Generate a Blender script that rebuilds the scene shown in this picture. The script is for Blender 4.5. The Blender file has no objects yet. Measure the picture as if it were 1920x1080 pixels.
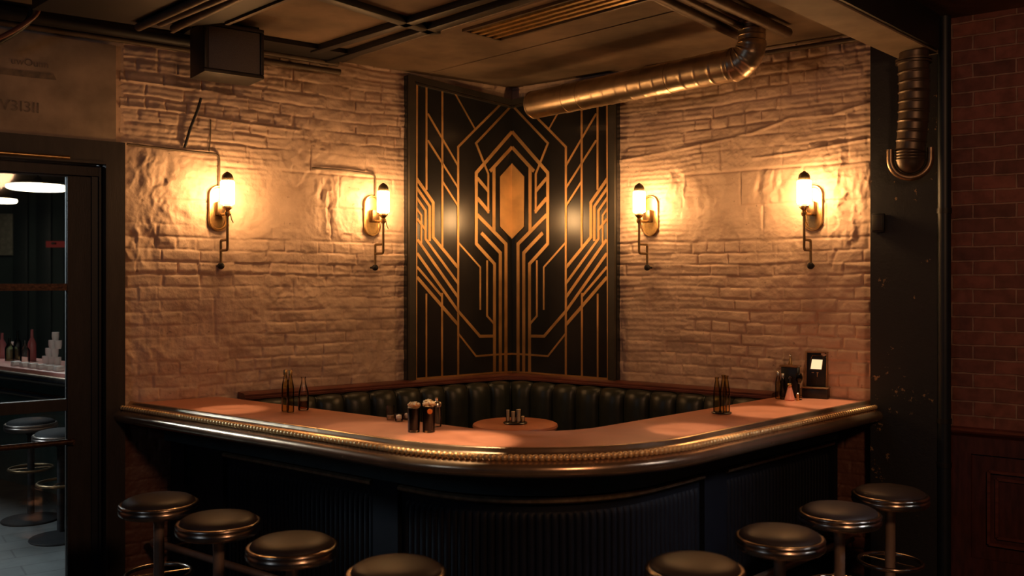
import bpy, bmesh, math, random
import numpy as np
from mathutils import Matrix, Vector

random.seed(7)
C = bpy.context.scene.collection
PI = math.pi
FOC = 1750.0            # focal length in pixels of the 1920 wide frame
EYE = 1.79              # camera height
HX, HY = 960.0, 530.0   # vanishing centre
CEIL = 3.31
O = Vector((0, 7.3, 0))                       # the corner of the room
UL, NL = Vector((-.8, -.6, 0)), Vector((.6, -.8, 0))     # left wall: along (away from the corner), out into the room
UR, NR = Vector((.8, -.6, 0)), Vector((-.6, -.8, 0))
Z = Vector((0, 0, 1))

# ------------------------------------------------------------------ helpers
def ray(px, py):
    return Vector(((px-HX)/FOC, 1, (HY-py)/FOC))
CAM = Vector((0, 0, EYE))
def at_z(px, py, z):
    r = ray(px, py); t = (z-EYE)/r.z
    return CAM + r*t
def at_d(px, py, d):
    return CAM + ray(px, py)*d
def on_wall(px, py, N, n=0.0):
    r = ray(px, py); t = ((O-CAM).dot(N)+n)/r.dot(N)
    return CAM + r*t
def sz(px, py, N, U, n=0.0):
    p = on_wall(px, py, N, n)
    return ((p-O).dot(U), p.z)
def wall_pt(U, N, s, n, z):
    return O + U*s + N*n + Z*z

MATW = {}
def Mof(o):
    return MATW[o.name] if o is not None else Matrix.Identity(4)

class MB:
    """collects geometry of one mesh"""
    def __init__(self):
        self.v, self.f, self.uv = [], [], None
    def add(self, vs, fs, M=None):
        b = len(self.v)
        for p in vs:
            p = Vector(p)
            self.v.append(M @ p if M is not None else p)
        self.f.extend([tuple(b+i for i in f) for f in fs])
    def from_bm(self, bm, M=None):
        bm.verts.ensure_lookup_table(); bm.verts.index_update()
        self.add([v.co.copy() for v in bm.verts], [[v.index for v in f.verts] for f in bm.faces], M)
        bm.free()
    def box(self, c, s, M=None, bev=0.0, seg=2):
        bm = bmesh.new()
        bmesh.ops.create_cube(bm, size=1)
        for v in bm.verts:
            v.co = Vector((v.co.x*s[0]+c[0], v.co.y*s[1]+c[1], v.co.z*s[2]+c[2]))
        if bev > 0:
            bmesh.ops.bevel(bm, geom=bm.edges[:], offset=bev, segments=seg, profile=.5, affect='EDGES')
        self.from_bm(bm, M)
        return self
    def bar(self, a, b, w, h, up=Z, bev=0.0):
        """box from a to b, width w, height h (centred on the line)"""
        a, b = Vector(a), Vector(b); d = b-a; L = d.length
        x = d.normalized(); y = up.cross(x).normalized(); z = x.cross(y)
        M = Matrix((x, y, z)).transposed().to_4x4(); M.translation = (a+b)/2
        return self.box((0, 0, 0), (L, w, h), M, bev)
    def lathe(self, prof, c=(0, 0, 0), n=32, M=None, rmod=None):
        """prof: list of (r, z)"""
        vs, fs = [], []
        m = len(prof)
        for k in range(n):
            a = 2*PI*k/n
            for (r, z) in prof:
                vs.append((c[0]+r*math.cos(a), c[1]+r*math.sin(a), c[2]+z))
        for k in range(n):
            k2 = (k+1) % n
            for j in range(m-1):
                fs.append((k*m+j, k2*m+j, k2*m+j+1, k*m+j+1))
        b = len(vs)
        if prof[0][0] > 1e-6: fs.append(tuple(k*m for k in reversed(range(n))))
        if prof[-1][0] > 1e-6: fs.append(tuple(k*m+m-1 for k in range(n)))
        self.add(vs, fs, M)
        return self
    def tube(self, pts, r, n=10, closed=False, caps=True, rs=None, M=None):
        pts = [Vector(p) for p in pts]; N = len(pts)
        vs, fs = [], []
        prev = None
        for i, p in enumerate(pts):
            if closed: t = (pts[(i+1) % N]-pts[i-1])
            else: t = pts[min(i+1, N-1)]-pts[max(i-1, 0)]
            t.normalize()
            if prev is None:
                ref = Z if abs(t.z) < .9 else Vector((1, 0, 0))
                x = ref.cross(t).normalized()
            else:
                x = (prev - t*prev.dot(t))
                x.normalize()
            prev = x
            y = t.cross(x)
            rr = rs[i] if rs else r
            for k in range(n):
                a = 2*PI*k/n
                vs.append(p + x*(rr*math.cos(a)) + y*(rr*math.sin(a)))
        for i in range(N if closed else N-1):
            j = (i+1) % N
            for k in range(n):
                k2 = (k+1) % n
                fs.append((i*n+k, i*n+k2, j*n+k2, j*n+k))
        if caps and not closed:
            fs.append(tuple(reversed(range(n)))); fs.append(tuple((N-1)*n+k for k in range(n)))
        self.add(vs, fs, M)
        return self
    def grid(self, rows, closed_u=False, closed_v=False, caps=False):
        """rows: list of lists of points"""
        nu, nv = len(rows), len(rows[0])
        vs = [p for r in rows for p in r]; fs = []
        for i in range(nu if closed_u else nu-1):
            j = (i+1) % nu
            for k in range(nv if closed_v else nv-1):
                l = (k+1) % nv
                fs.append((i*nv+k, j*nv+k, j*nv+l, i*nv+l))
        if caps:
            fs.append(tuple(range(nv))); fs.append(tuple((nu-1)*nv+k for k in reversed(range(nv))))
        self.add(vs, fs)
        return self
    def prism(self, poly, d):
        """poly: list of 3D points (planar), d: extrusion vector"""
        n = len(poly); poly = [Vector(p) for p in poly]; d = Vector(d)
        vs = poly + [p+d for p in poly]
        fs = [tuple(reversed(range(n))), tuple(range(n, 2*n))]
        for i in range(n):
            j = (i+1) % n
            fs.append((i, j, n+j, n+i))
        self.add(vs, fs)
        return self
    def sphere(self, c, r, n=14, sq=1.0):
        prof = [(r*math.sin(PI*i/n), -r*math.cos(PI*i/n)*sq) for i in range(n+1)]
        prof[0] = (0, prof[0][1]); prof[-1] = (0, prof[-1][1])
        return self.lathe(prof, c, n*2)

def obj(name, mb, mat, parent=None, smooth=True, ang=40, local=False):
    me = bpy.data.meshes.new(name)
    Mi = Mof(parent).inverted() if (parent is not None and not local) else None
    vs = [tuple(Mi @ v) if Mi is not None else tuple(v) for v in mb.v]
    me.from_pydata(vs, [], mb.f)
    bm = bmesh.new(); bm.from_mesh(me)
    bmesh.ops.remove_doubles(bm, verts=bm.verts[:], dist=1e-6)
    bmesh.ops.recalc_face_normals(bm, faces=bm.faces[:])
    bm.to_mesh(me); bm.free()
    if smooth:
        me.shade_smooth(); me.set_sharp_from_angle(angle=math.radians(ang))
    o = bpy.data.objects.new(name, me); C.objects.link(o)
    me.materials.append(mat)
    if parent is not None:
        o.parent = parent
        MATW[o.name] = Mof(parent)
    else:
        MATW[o.name] = Matrix.Identity(4)
    return o
def tag(o, label, cat, group=None, kind=None):
    o['label'] = label; o['category'] = cat
    if group: o['group'] = group
    if kind: o['kind'] = kind
    return o
def struct(o, label=None, cat=None):
    o['kind'] = 'structure'
    if label: o['label'] = label; o['category'] = cat
    return o
def empty(name, loc=(0, 0, 0), rz=0.0):
    o = bpy.data.objects.new(name, None); C.objects.link(o)
    o.empty_display_size = .1
    o.location = loc; o.rotation_euler = (0, 0, rz)
    MATW[o.name] = Matrix.Translation(Vector(loc)) @ Matrix.Rotation(rz, 4, 'Z')
    return o
def thing(name, label, cat, loc=(0, 0, 0), rz=0.0, group=None):
    return tag(empty(name, loc, rz), label, cat, group)
def dup(root, loc, rz, label, group=None):
    r = root.copy(); C.objects.link(r)
    r.location = loc; r.rotation_euler = (0, 0, rz); r['label'] = label
    if group: r['group'] = group
    MATW[r.name] = Matrix.Translation(Vector(loc)) @ Matrix.Rotation(rz, 4, 'Z')
    for ch in [c for c in bpy.data.objects if c.parent == root]:
        c = ch.copy(); C.objects.link(c); c.parent = r
        for g in [q for q in bpy.data.objects if q.parent == ch]:
            d = g.copy(); C.objects.link(d); d.parent = c
    return r

# ------------------------------------------------------------------ materials
def nodes(name):
    m = bpy.data.materials.new(name); m.use_nodes = True
    nt = m.node_tree
    return m, nt, nt.nodes['Principled BSDF']
def mat(name, col, rough=.5, metal=0.0, noise=0.0, nscale=20.0, bump=0.0, bscale=120.0, coat=0.0, spec=None, rvar=0.0, stretch=None, col2=None):
    m, nt, b = nodes(name)
    b.inputs['Roughness'].default_value = rough
    b.inputs['Metallic'].default_value = metal
    if coat:
        b.inputs['Coat Weight'].default_value = coat; b.inputs['Coat Roughness'].default_value = .12
    if spec is not None: b.inputs['Specular IOR Level'].default_value = spec
    tc = nt.nodes.new('ShaderNodeTexCoord'); mp = nt.nodes.new('ShaderNodeMapping')
    nt.links.new(tc.outputs['Object'], mp.inputs['Vector'])
    if stretch: mp.inputs['Scale'].default_value = stretch
    n = nt.nodes.new('ShaderNodeTexNoise'); n.inputs['Scale'].default_value = nscale; n.inputs['Detail'].default_value = 5
    nt.links.new(mp.outputs['Vector'], n.inputs['Vector'])
    r = nt.nodes.new('ShaderNodeValToRGB')
    c2 = col2 if col2 else tuple(c*(1-noise) for c in col)
    r.color_ramp.elements[0].color = (*c2, 1); r.color_ramp.elements[1].color = (*col, 1)
    r.color_ramp.elements[0].position = .35; r.color_ramp.elements[1].position = .65
    nt.links.new(n.outputs['Fac'], r.inputs['Fac']); nt.links.new(r.outputs['Color'], b.inputs['Base Color'])
    if rvar:
        mr = nt.nodes.new('ShaderNodeMapRange'); mr.inputs['To Min'].default_value = max(.02, rough-rvar); mr.inputs['To Max'].default_value = rough+rvar
        nt.links.new(n.outputs['Fac'], mr.inputs['Value']); nt.links.new(mr.outputs['Result'], b.inputs['Roughness'])
    if bump:
        n2 = nt.nodes.new('ShaderNodeTexNoise'); n2.inputs['Scale'].default_value = bscale; n2.inputs['Detail'].default_value = 4
        nt.links.new(mp.outputs['Vector'], n2.inputs['Vector'])
        bp = nt.nodes.new('ShaderNodeBump'); bp.inputs['Strength'].default_value = bump; bp.inputs['Distance'].default_value = .01
        nt.links.new(n2.outputs['Fac'], bp.inputs['Height']); nt.links.new(bp.outputs['Normal'], b.inputs['Normal'])
    return m
def emis(name, col, s):
    m = bpy.data.materials.new(name); m.use_nodes = True; nt = m.node_tree
    nt.nodes.remove(nt.nodes['Principled BSDF'])
    e = nt.nodes.new('ShaderNodeEmission'); e.inputs['Color'].default_value = (*col, 1); e.inputs['Strength'].default_value = s
    nt.links.new(e.outputs[0], nt.nodes['Material Output'].inputs['Surface'])
    return m
def glass(name, col=(1, 1, 1), rough=.03, ior=1.45):
    m, nt, b = nodes(name)
    b.inputs['Base Color'].default_value = (*col, 1)
    b.inputs['Transmission Weight'].default_value = 1
    b.inputs['Roughness'].default_value = rough; b.inputs['IOR'].default_value = ior
    return m
def pane_glass(name):
    m = bpy.data.materials.new(name); m.use_nodes = True; nt = m.node_tree
    nt.nodes.remove(nt.nodes['Principled BSDF'])
    t = nt.nodes.new('ShaderNodeBsdfTransparent'); t.inputs['Color'].default_value = (.93, .96, .95, 1)
    g = nt.nodes.new('ShaderNodeBsdfGlossy'); g.inputs['Roughness'].default_value = .03
    fr = nt.nodes.new('ShaderNodeFresnel'); fr.inputs['IOR'].default_value = 1.4
    mx = nt.nodes.new('ShaderNodeMixShader')
    nt.links.new(fr.outputs[0], mx.inputs[0]); nt.links.new(t.outputs[0], mx.inputs[1]); nt.links.new(g.outputs[0], mx.inputs[2])
    nt.links.new(mx.outputs[0], nt.nodes['Material Output'].inputs['Surface'])
    return m

def thin_glass(name, col, edge):
    m = bpy.data.materials.new(name); m.use_nodes = True; nt = m.node_tree
    nt.nodes.remove(nt.nodes['Principled BSDF'])
    lw = nt.nodes.new('ShaderNodeLayerWeight'); lw.inputs['Blend'].default_value = .35
    mc = nt.nodes.new('ShaderNodeMixRGB'); mc.inputs['Color1'].default_value = (*col, 1); mc.inputs['Color2'].default_value = (*edge, 1)
    nt.links.new(lw.outputs['Facing'], mc.inputs['Fac'])
    t = nt.nodes.new('ShaderNodeBsdfTransparent'); nt.links.new(mc.outputs['Color'], t.inputs['Color'])
    g = nt.nodes.new('ShaderNodeBsdfGlossy'); g.inputs['Roughness'].default_value = .06
    fr = nt.nodes.new('ShaderNodeFresnel'); fr.inputs['IOR'].default_value = 1.45
    mx = nt.nodes.new('ShaderNodeMixShader')
    nt.links.new(fr.outputs[0], mx.inputs[0]); nt.links.new(t.outputs[0], mx.inputs[1]); nt.links.new(g.outputs[0], mx.inputs[2])
    nt.links.new(mx.outputs[0], nt.nodes['Material Output'].inputs['Surface'])
    return m

def painted_brick():
    m, nt, b = nodes('cream_painted_brick')
    tc = nt.nodes.new('ShaderNodeTexCoord')
    sep = nt.nodes.new('ShaderNodeSeparateXYZ'); nt.links.new(tc.outputs['Object'], sep.inputs[0])
    n = nt.nodes.new('ShaderNodeTexNoise'); n.inputs['Scale'].default_value = 6; n.inputs['Detail'].default_value = 8; n.inputs['Roughness'].default_value = .65
    nt.links.new(tc.outputs['Object'], n.inputs['Vector'])
    r = nt.nodes.new('ShaderNodeValToRGB')
    r.color_ramp.elements[0].color = (.55, .385, .285, 1); r.color_ramp.elements[1].color = (.71, .515, .395, 1)
    r.color_ramp.elements[0].position = .3; r.color_ramp.elements[1].position = .62
    nt.links.new(n.outputs['Fac'], r.inputs['Fac'])
    # small dark chips in the paint
    n3 = nt.nodes.new('ShaderNodeTexNoise'); n3.inputs['Scale'].default_value = 26; n3.inputs['Detail'].default_value = 6
    nt.links.new(tc.outputs['Object'], n3.inputs['Vector'])
    r3 = nt.nodes.new('ShaderNodeValToRGB')
    r3.color_ramp.elements[0].position = .68; r3.color_ramp.elements[1].position = .74
    nt.links.new(n3.outputs['Fac'], r3.inputs['Fac'])
    mx0 = nt.nodes.new('ShaderNodeMixRGB'); mx0.inputs['Color2'].default_value = (.22, .13, .08, 1)
    m3 = nt.nodes.new('ShaderNodeMath'); m3.operation = 'MULTIPLY'; m3.inputs[1].default_value = .6
    nt.links.new(r3.outputs['Color'], m3.inputs[0])
    nt.links.new(m3.outputs[0], mx0.inputs['Fac']); nt.links.new(r.outputs['Color'], mx0.inputs['Color1'])
    # dim light below counter height, put into the wall colour as dark red-brown
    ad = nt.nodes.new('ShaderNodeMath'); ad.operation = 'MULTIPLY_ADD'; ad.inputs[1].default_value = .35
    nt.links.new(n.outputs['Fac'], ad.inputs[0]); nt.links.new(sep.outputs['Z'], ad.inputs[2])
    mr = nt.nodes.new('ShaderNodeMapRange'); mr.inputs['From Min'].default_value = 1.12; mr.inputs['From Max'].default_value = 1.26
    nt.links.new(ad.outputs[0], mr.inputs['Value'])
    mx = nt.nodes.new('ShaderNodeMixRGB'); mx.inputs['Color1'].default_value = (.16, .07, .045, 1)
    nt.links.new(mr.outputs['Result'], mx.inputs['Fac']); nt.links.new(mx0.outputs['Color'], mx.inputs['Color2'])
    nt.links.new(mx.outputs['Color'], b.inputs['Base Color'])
    b.inputs['Roughness'].default_value = .5
    b.inputs['Specular IOR Level'].default_value = .35
    n2 = nt.nodes.new('ShaderNodeTexNoise'); n2.inputs['Scale'].default_value = 70; n2.inputs['Detail'].default_value = 6
    nt.links.new(tc.outputs['Object'], n2.inputs['Vector'])
    bp = nt.nodes.new('ShaderNodeBump'); bp.inputs['Strength'].default_value = .35; bp.inputs['Distance'].default_value = .006
    nt.links.new(n2.outputs['Fac'], bp.inputs['Height']); nt.links.new(bp.outputs['Normal'], b.inputs['Normal'])
    return m

def red_brick():
    m, nt, b = nodes('dark_red_brick')
    uv = nt.nodes.new('ShaderNodeUVMap')
    nz = nt.nodes.new('ShaderNodeTexNoise'); nz.inputs['Scale'].default_value = 9; nz.inputs['Detail'].default_value = 4
    nt.links.new(uv.outputs[0], nz.inputs['Vector'])
    mxv = nt.nodes.new('ShaderNodeMixRGB'); mxv.blend_type = 'ADD'; mxv.inputs['Fac'].default_value = .012
    nt.links.new(uv.outputs[0], mxv.inputs['Color1']); nt.links.new(nz.outputs['Color'], mxv.inputs['Color2'])
    br = nt.nodes.new('ShaderNodeTexBrick')
    br.inputs['Scale'].default_value = 1; br.inputs['Brick Width'].default_value = .22; br.inputs['Row Height'].default_value = .08
    br.inputs['Mortar Size'].default_value = .006; br.inputs['Mortar Smooth'].default_value = .3; br.inputs['Bias'].default_value = -.2
    br.inputs['Color1'].default_value = (.27, .095, .075, 1); br.inputs['Color2'].default_value = (.12, .045, .04, 1)
    br.inputs['Mortar'].default_value = (.34, .20, .16, 1)
    nt.links.new(mxv.outputs['Color'], br.inputs['Vector'])
    n = nt.nodes.new('ShaderNodeTexNoise'); n.inputs['Scale'].default_value = 14; n.inputs['Detail'].default_value = 8
    nt.links.new(uv.outputs[0], n.inputs['Vector'])
    mm = nt.nodes.new('ShaderNodeMixRGB'); mm.blend_type = 'MULTIPLY'; mm.inputs['Fac'].default_value = .6
    rr = nt.nodes.new('ShaderNodeValToRGB'); rr.color_ramp.elements[0].color = (.35, .35, .35, 1); rr.color_ramp.elements[0].position = .3
    rr.color_ramp.elements[1].position = .6
    nt.links.new(n.outputs['Fac'], rr.inputs['Fac'])
    nt.links.new(br.outputs['Color'], mm.inputs['Color1']); nt.links.new(rr.outputs['Color'], mm.inputs['Color2'])
    nt.links.new(mm.outputs['Color'], b.inputs['Base Color'])
    b.inputs['Roughness'].default_value = .75
    bp = nt.nodes.new('ShaderNodeBump'); bp.inputs['Strength'].default_value = .9; bp.inputs['Distance'].default_value = .012; bp.invert = True
    nt.links.new(br.outputs['Fac'], bp.inputs['Height'])
    bp2 = nt.nodes.new('ShaderNodeBump'); bp2.inputs['Strength'].default_value = .6; bp2.inputs['Distance'].default_value = .01
    nt.links.new(n.outputs['Fac'], bp2.inputs['Height']); nt.links.new(bp.outputs['Normal'], bp2.inputs['Normal'])
    nt.links.new(bp2.outputs['Normal'], b.inputs['Normal'])
    return m

def peeling_steel():
    m, nt, b = nodes('black_steel_with_chipped_paint')
    tc = nt.nodes.new('ShaderNodeTexCoord')
    n = nt.nodes.new('ShaderNodeTexNoise'); n.inputs['Scale'].default_value = 16; n.inputs['Detail'].default_value = 8; n.inputs['Roughness'].default_value = .7
    nt.links.new(tc.outputs['Object'], n.inputs['Vector'])
    n2 = nt.nodes.new('ShaderNodeTexNoise'); n2.inputs['Scale'].default_value = 2.2
    nt.links.new(tc.outputs['Object'], n2.inputs['Vector'])
    ad = nt.nodes.new('ShaderNodeMath'); ad.operation = 'MULTIPLY_ADD'; ad.inputs[1].default_value = .5
    nt.links.new(n2.outputs['Fac'], ad.inputs[0]); nt.links.new(n.outputs['Fac'], ad.inputs[2])
    r = nt.nodes.new('ShaderNodeValToRGB'); r.color_ramp.elements[0].position = .90; r.color_ramp.elements[1].position = .93
    r.color_ramp.elements[0].color = (.016, .016, .018, 1); r.color_ramp.elements[1].color = (.32, .2, .1, 1)
    nt.links.new(ad.outputs[0], r.inputs['Fac']); nt.links.new(r.outputs['Color'], b.inputs['Base Color'])
    b.inputs['Roughness'].default_value = .55
    bp = nt.nodes.new('ShaderNodeBump'); bp.inputs['Strength'].default_value = .5; bp.inputs['Distance'].default_value = .006
    nt.links.new(ad.outputs[0], bp.inputs['Height']); nt.links.new(bp.outputs['Normal'], b.inputs['Normal'])
    return m

def floor_tiles():
    m, nt, b = nodes('dark_grey_floor_boards')
    tc = nt.nodes.new('ShaderNodeTexCoord'); mp = nt.nodes.new('ShaderNodeMapping'); mp.inputs['Rotation'].default_value = (0, 0, -.62)
    nt.links.new(tc.outputs['Object'], mp.inputs['Vector'])
    br = nt.nodes.new('ShaderNodeTexBrick'); br.inputs['Scale'].default_value = 1; br.inputs['Brick Width'].default_value = .9; br.inputs['Row Height'].default_value = .22
    br.inputs['Mortar Size'].default_value = .006
    br.inputs['Color1'].default_value = (.07, .072, .072, 1); br.inputs['Color2'].default_value = (.045, .048, .048, 1); br.inputs['Mortar'].default_value = (.02, .02, .02, 1)
    nt.links.new(mp.outputs[0], br.inputs['Vector']); nt.links.new(br.outputs['Color'], b.inputs['Base Color'])
    n = nt.nodes.new('ShaderNodeTexNoise'); n.inputs['Scale'].default_value = 5; n.inputs['Detail'].default_value = 6
    nt.links.new(mp.outputs[0], n.inputs['Vector'])
    mr = nt.nodes.new('ShaderNodeMapRange'); mr.inputs['To Min'].default_value = .35; mr.inputs['To Max'].default_value = .7
    nt.links.new(n.outputs['Fac'], mr.inputs['Value']); nt.links.new(mr.outputs['Result'], b.inputs['Roughness'])
    return m

def counter_wood():
    m, nt, b = nodes('red_brown_lacquered_wood')
    uv = nt.nodes.new('ShaderNodeTexCoord'); mp = nt.nodes.new('ShaderNodeMapping'); mp.inputs['Scale'].default_value = (2.2, 2.2, 1)
    nt.links.new(uv.outputs['Object'], mp.inputs['Vector'])
    n = nt.nodes.new('ShaderNodeTexNoise'); n.inputs['Scale'].default_value = 3; n.inputs['Detail'].default_value = 7; n.inputs['Distortion'].default_value = .6
    nt.links.new(mp.outputs[0], n.inputs['Vector'])
    r = nt.nodes.new('ShaderNodeValToRGB')
    r.color_ramp.elements[0].color = (.52, .19, .105, 1); r.color_ramp.elements[1].color = (.63, .245, .14, 1)
    r.color_ramp.elements[0].position = .35; r.color_ramp.elements[1].position = .65
    nt.links.new(n.outputs['Fac'], r.inputs['Fac']); nt.links.new(r.outputs['Color'], b.inputs['Base Color'])
    mr = nt.nodes.new('ShaderNodeMapRange'); mr.inputs['To Min'].default_value = .27; mr.inputs['To Max'].default_value = .42
    nt.links.new(n.outputs['Fac'], mr.inputs['Value']); nt.links.new(mr.outputs['Result'], b.inputs['Roughness'])
    b.inputs['Specular IOR Level'].default_value = .6
    return m

M = {}
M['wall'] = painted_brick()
M['brick'] = red_brick()
M['steel'] = peeling_steel()
M['floor'] = floor_tiles()
M['ceil'] = mat('stained_plaster_ceiling', (.25, .175, .115), .85, noise=.55, nscale=2.2, bump=.3, bscale=18)
M['black_wood'] = mat('black_brown_painted_wood', (.030, .021, .018), .5, noise=.4, nscale=9, bump=.12, bscale=60, stretch=(3, 3, .5))
M['blue_wood'] = mat('dark_blue_painted_wood', (.012, .018, .028), .45, noise=.4, nscale=8)
M['navy'] = mat('blue_black_bar_paint', (.007, .010, .019), .6, spec=.3, noise=.3, nscale=7, bump=.06, bscale=60)
M['teal'] = mat('dark_teal_bar_paint', (.04, .085, .095), .45, noise=.3, nscale=7)
M['counter'] = counter_wood()
M['redwood'] = mat('dark_red_varnished_wood', (.17, .05, .035), .4, noise=.45, nscale=8, stretch=(1, 1, 6), bump=.08)
M['redwood_dark'] = mat('very_dark_red_wood', (.09, .025, .02), .45, noise=.45, nscale=8, stretch=(5, 5, 1), bump=.08)
M['brass'] = mat('aged_brass', (.72, .47, .2), .33, 1, noise=.3, nscale=30)
M['brass_dark'] = mat('dark_bronze', (.20, .13, .07), .4, 1, noise=.4, nscale=40)
M['trimbrass'] = mat('dull_brass_strip', (.45, .33, .2), .4, .6, noise=.4, nscale=30)
M['rail'] = mat('worn_bronze_rail', (.60, .42, .28), .25, .85, noise=.12, nscale=14, rvar=.06)
M['bead'] = mat('polished_gold_beading', (.98, .66, .32), .42, .6, noise=.1, nscale=30)
M['gold'] = mat('brushed_gold_leaf', (.78, .47, .2), .42, 1, noise=.3, nscale=6, rvar=.08)
M['panel'] = mat('satin_black_panel', (.020, .021, .023), .2, noise=.25, nscale=5)
M['panel_frame'] = mat('matt_black_frame', (.045, .038, .03), .45, noise=.3, nscale=9)
M['leather'] = mat('dark_green_black_leather', (.030, .036, .029), .36, noise=.3, nscale=12, bump=.08, bscale=160)
M['seat'] = mat('worn_black_vinyl', (.055, .043, .042), .45, spec=.3, noise=.35, nscale=7, bump=.06, bscale=140, rvar=.06)
M['chrome'] = mat('tarnished_chrome', (.58, .47, .39), .24, 1, noise=.25, nscale=18, rvar=.07)
M['dark_vinyl'] = mat('matt_black_vinyl', (.008, .008, .009), .7, spec=.12)
M['bronze_dim'] = mat('dim_bronze', (.12, .10, .09), .35, 1)
M['pole'] = mat('dull_nickel', (.58, .41, .31), .38, .6, noise=.2, nscale=14)
M['duct'] = mat('galvanised_spiral_duct', (.62, .50, .36), .34, 1, noise=.25, nscale=12, rvar=.06)
M['duct_dark'] = mat('dark_flexible_duct', (.17, .13, .10), .45, .8, noise=.3, nscale=12)
M['strapm'] = mat('dull_bronze_strap', (.40, .28, .18), .4, .9, noise=.4, nscale=25)
M['beam'] = mat('weathered_beam_paint', (.30, .22, .15), .7, noise=.4, nscale=4, bump=.25, bscale=14)
M['black_metal'] = mat('black_painted_metal', (.012, .012, .014), .5, noise=.3, nscale=10)
M['conduit'] = mat('brown_painted_conduit', (.13, .09, .06), .5, .3, noise=.4, nscale=12)
M['wall_conduit'] = mat('paint_covered_conduit', (.16, .11, .07), .5, noise=.4, nscale=12)
M['speaker'] = mat('black_speaker_case', (.012, .012, .013), .6, noise=.2)
M['grille'] = mat('charcoal_speaker_cloth', (.24, .22, .21), .85, noise=.5, nscale=420, bump=.5, bscale=500)
M['board'] = mat('yellowed_plaster_board', (.50, .37, .26), .75, noise=.38, nscale=5, bump=.1, bscale=30)
M['ink'] = mat('faded_black_lettering', (.17, .13, .10), .8, noise=.3, nscale=30, col2=(.30, .22, .15))
M['shade'] = emis('glowing_white_glass', (1, .535, .205), 84)
M['shade_cap'] = mat('dark_olive_metal_cap', (.26, .20, .11), .5, .5, noise=.3)
M['rod'] = mat('bronze_rod', (.30, .20, .10), .5, .6, noise=.3)
M['bottle_olive'] = thin_glass('olive_bottle_glass', (.84, .75, .46), (.50, .40, .20))
M['bottle_clear'] = thin_glass('clear_glass', (.98, .96, .92), (.85, .79, .68))
M['amber'] = thin_glass('amber_liquid', (.75, .42, .2), (.4, .18, .06))
M['pink_liquid'] = mat('pink_liquid', (.75, .30, .22), .3, noise=.1)
M['cola'] = mat('dark_drink', (.012, .005, .004), .35, noise=.2, spec=.2)
M['froth'] = mat('pale_froth_and_ice', (.74, .50, .27), .55, noise=.35, nscale=60, bump=.5, bscale=90)
M['cream'] = mat('pale_cream_drink', (.92, .80, .56), .5, noise=.1)
M['citrus'] = mat('orange_slice', (.75, .22, .04), .4, noise=.2)
M['white_metal'] = mat('pale_metal_lid', (.85, .78, .62), .25, 1)
M['tray'] = mat('black_tray', (.015, .014, .013), .35)
M['dark_glass'] = thin_glass('dark_green_glass', (.45, .45, .3), (.1, .1, .05))
M['woodtrim'] = mat('oiled_oak_edge', (.34, .19, .09), .45, noise=.4, nscale=16, stretch=(1, 6, 1))
M['screen'] = emis('lit_warm_panel', (1, .69, .36), 1.1)
M['face'] = mat('black_face', (.012, .012, .013), .4)
M['pendant_glow'] = emis('white_lamp_diffuser', (1, .82, .58), 7)
M['pane'] = pane_glass('door_pane_glass')
M['back_wall'] = mat('dark_teal_back_wall', (.05, .075, .075), .7, noise=.3, nscale=1.2)
M['back_wood'] = mat('dark_back_panelling', (.035, .05, .052), .5, noise=.3, nscale=2)
M['pink_counter'] = mat('pink_bar_top', (.62, .26, .22), .35, noise=.15)  # the counter top is pink in itself
M['white'] = mat('white_ceramic', (.8, .8, .8), .3)
M['pinkglass'] = mat('pink_bottle', (.35, .10, .10), .25)
M['red_sign'] = emis('dim_red_sign', (1, .13, .1), .06)
M['poster'] = mat('pale_poster', (.35, .33, .26), .8, noise=.3, nscale=20)
M['rust'] = mat('rusty_brown_bar', (.12, .055, .03), .45, .4, noise=.6, nscale=60, bump=.3, bscale=80)

# ------------------------------------------------------------------ camera
cam = bpy.data.cameras.new('camera'); co = bpy.data.objects.new('camera', cam); C.objects.link(co)
co.location = CAM; co.rotation_euler = (PI/2, 0, 0)
cam.sensor_width = 36; cam.lens = 36*FOC/1920
cam.shift_y = -(540-HY)/1920
cam.clip_start = .05; cam.clip_end = 100
cam.dof.use_dof = True; cam.dof.focus_distance = 5.9; cam.dof.aperture_fstop = 1.8
bpy.context.scene.camera = co

# ------------------------------------------------------------------ brick walls with real relief
rng = np.random.default_rng(11)
TAB = rng.random((256, 256))
def vnoise(x, y, k=0):
    x = x+k*17.31; y = y+k*9.17
    xi = np.floor(x).astype(int); yi = np.floor(y).astype(int)
    fx = x-xi; fy = y-yi
    fx = fx*fx*(3-2*fx); fy = fy*fy*(3-2*fy)
    a = TAB[xi & 255, yi & 255]; b = TAB[(xi+1) & 255, yi & 255]
    c = TAB[xi & 255, (yi+1) & 255]; d = TAB[(xi+1) & 255, (yi+1) & 255]
    return (a*(1-fx)+b*fx)*(1-fy)+(c*(1-fx)+d*fx)*fy
def fbm(x, y, k=0, o=4):
    t = 0; a = 1; s = 0
    for i in range(o):
        t = t+a*vnoise(x*2**i, y*2**i, k+i*3); s += a; a *= .5
    return t/s
def sstep(a, b, x):
    t = np.clip((x-a)/(b-a), 0, 1); return t*t*(3-2*t)
def polydist(S, Zz, pts):
    d = np.full(S.shape, 9.0)
    for (a, b) in zip(pts[:-1], pts[1:]):
        ax, az = a; bx, bz = b; dx, dz = bx-ax, bz-az
        t = np.clip(((S-ax)*dx+(Zz-az)*dz)/(dx*dx+dz*dz), 0, 1)
        d = np.minimum(d, np.hypot(S-ax-t*dx, Zz-az-t*dz))
    return d
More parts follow.
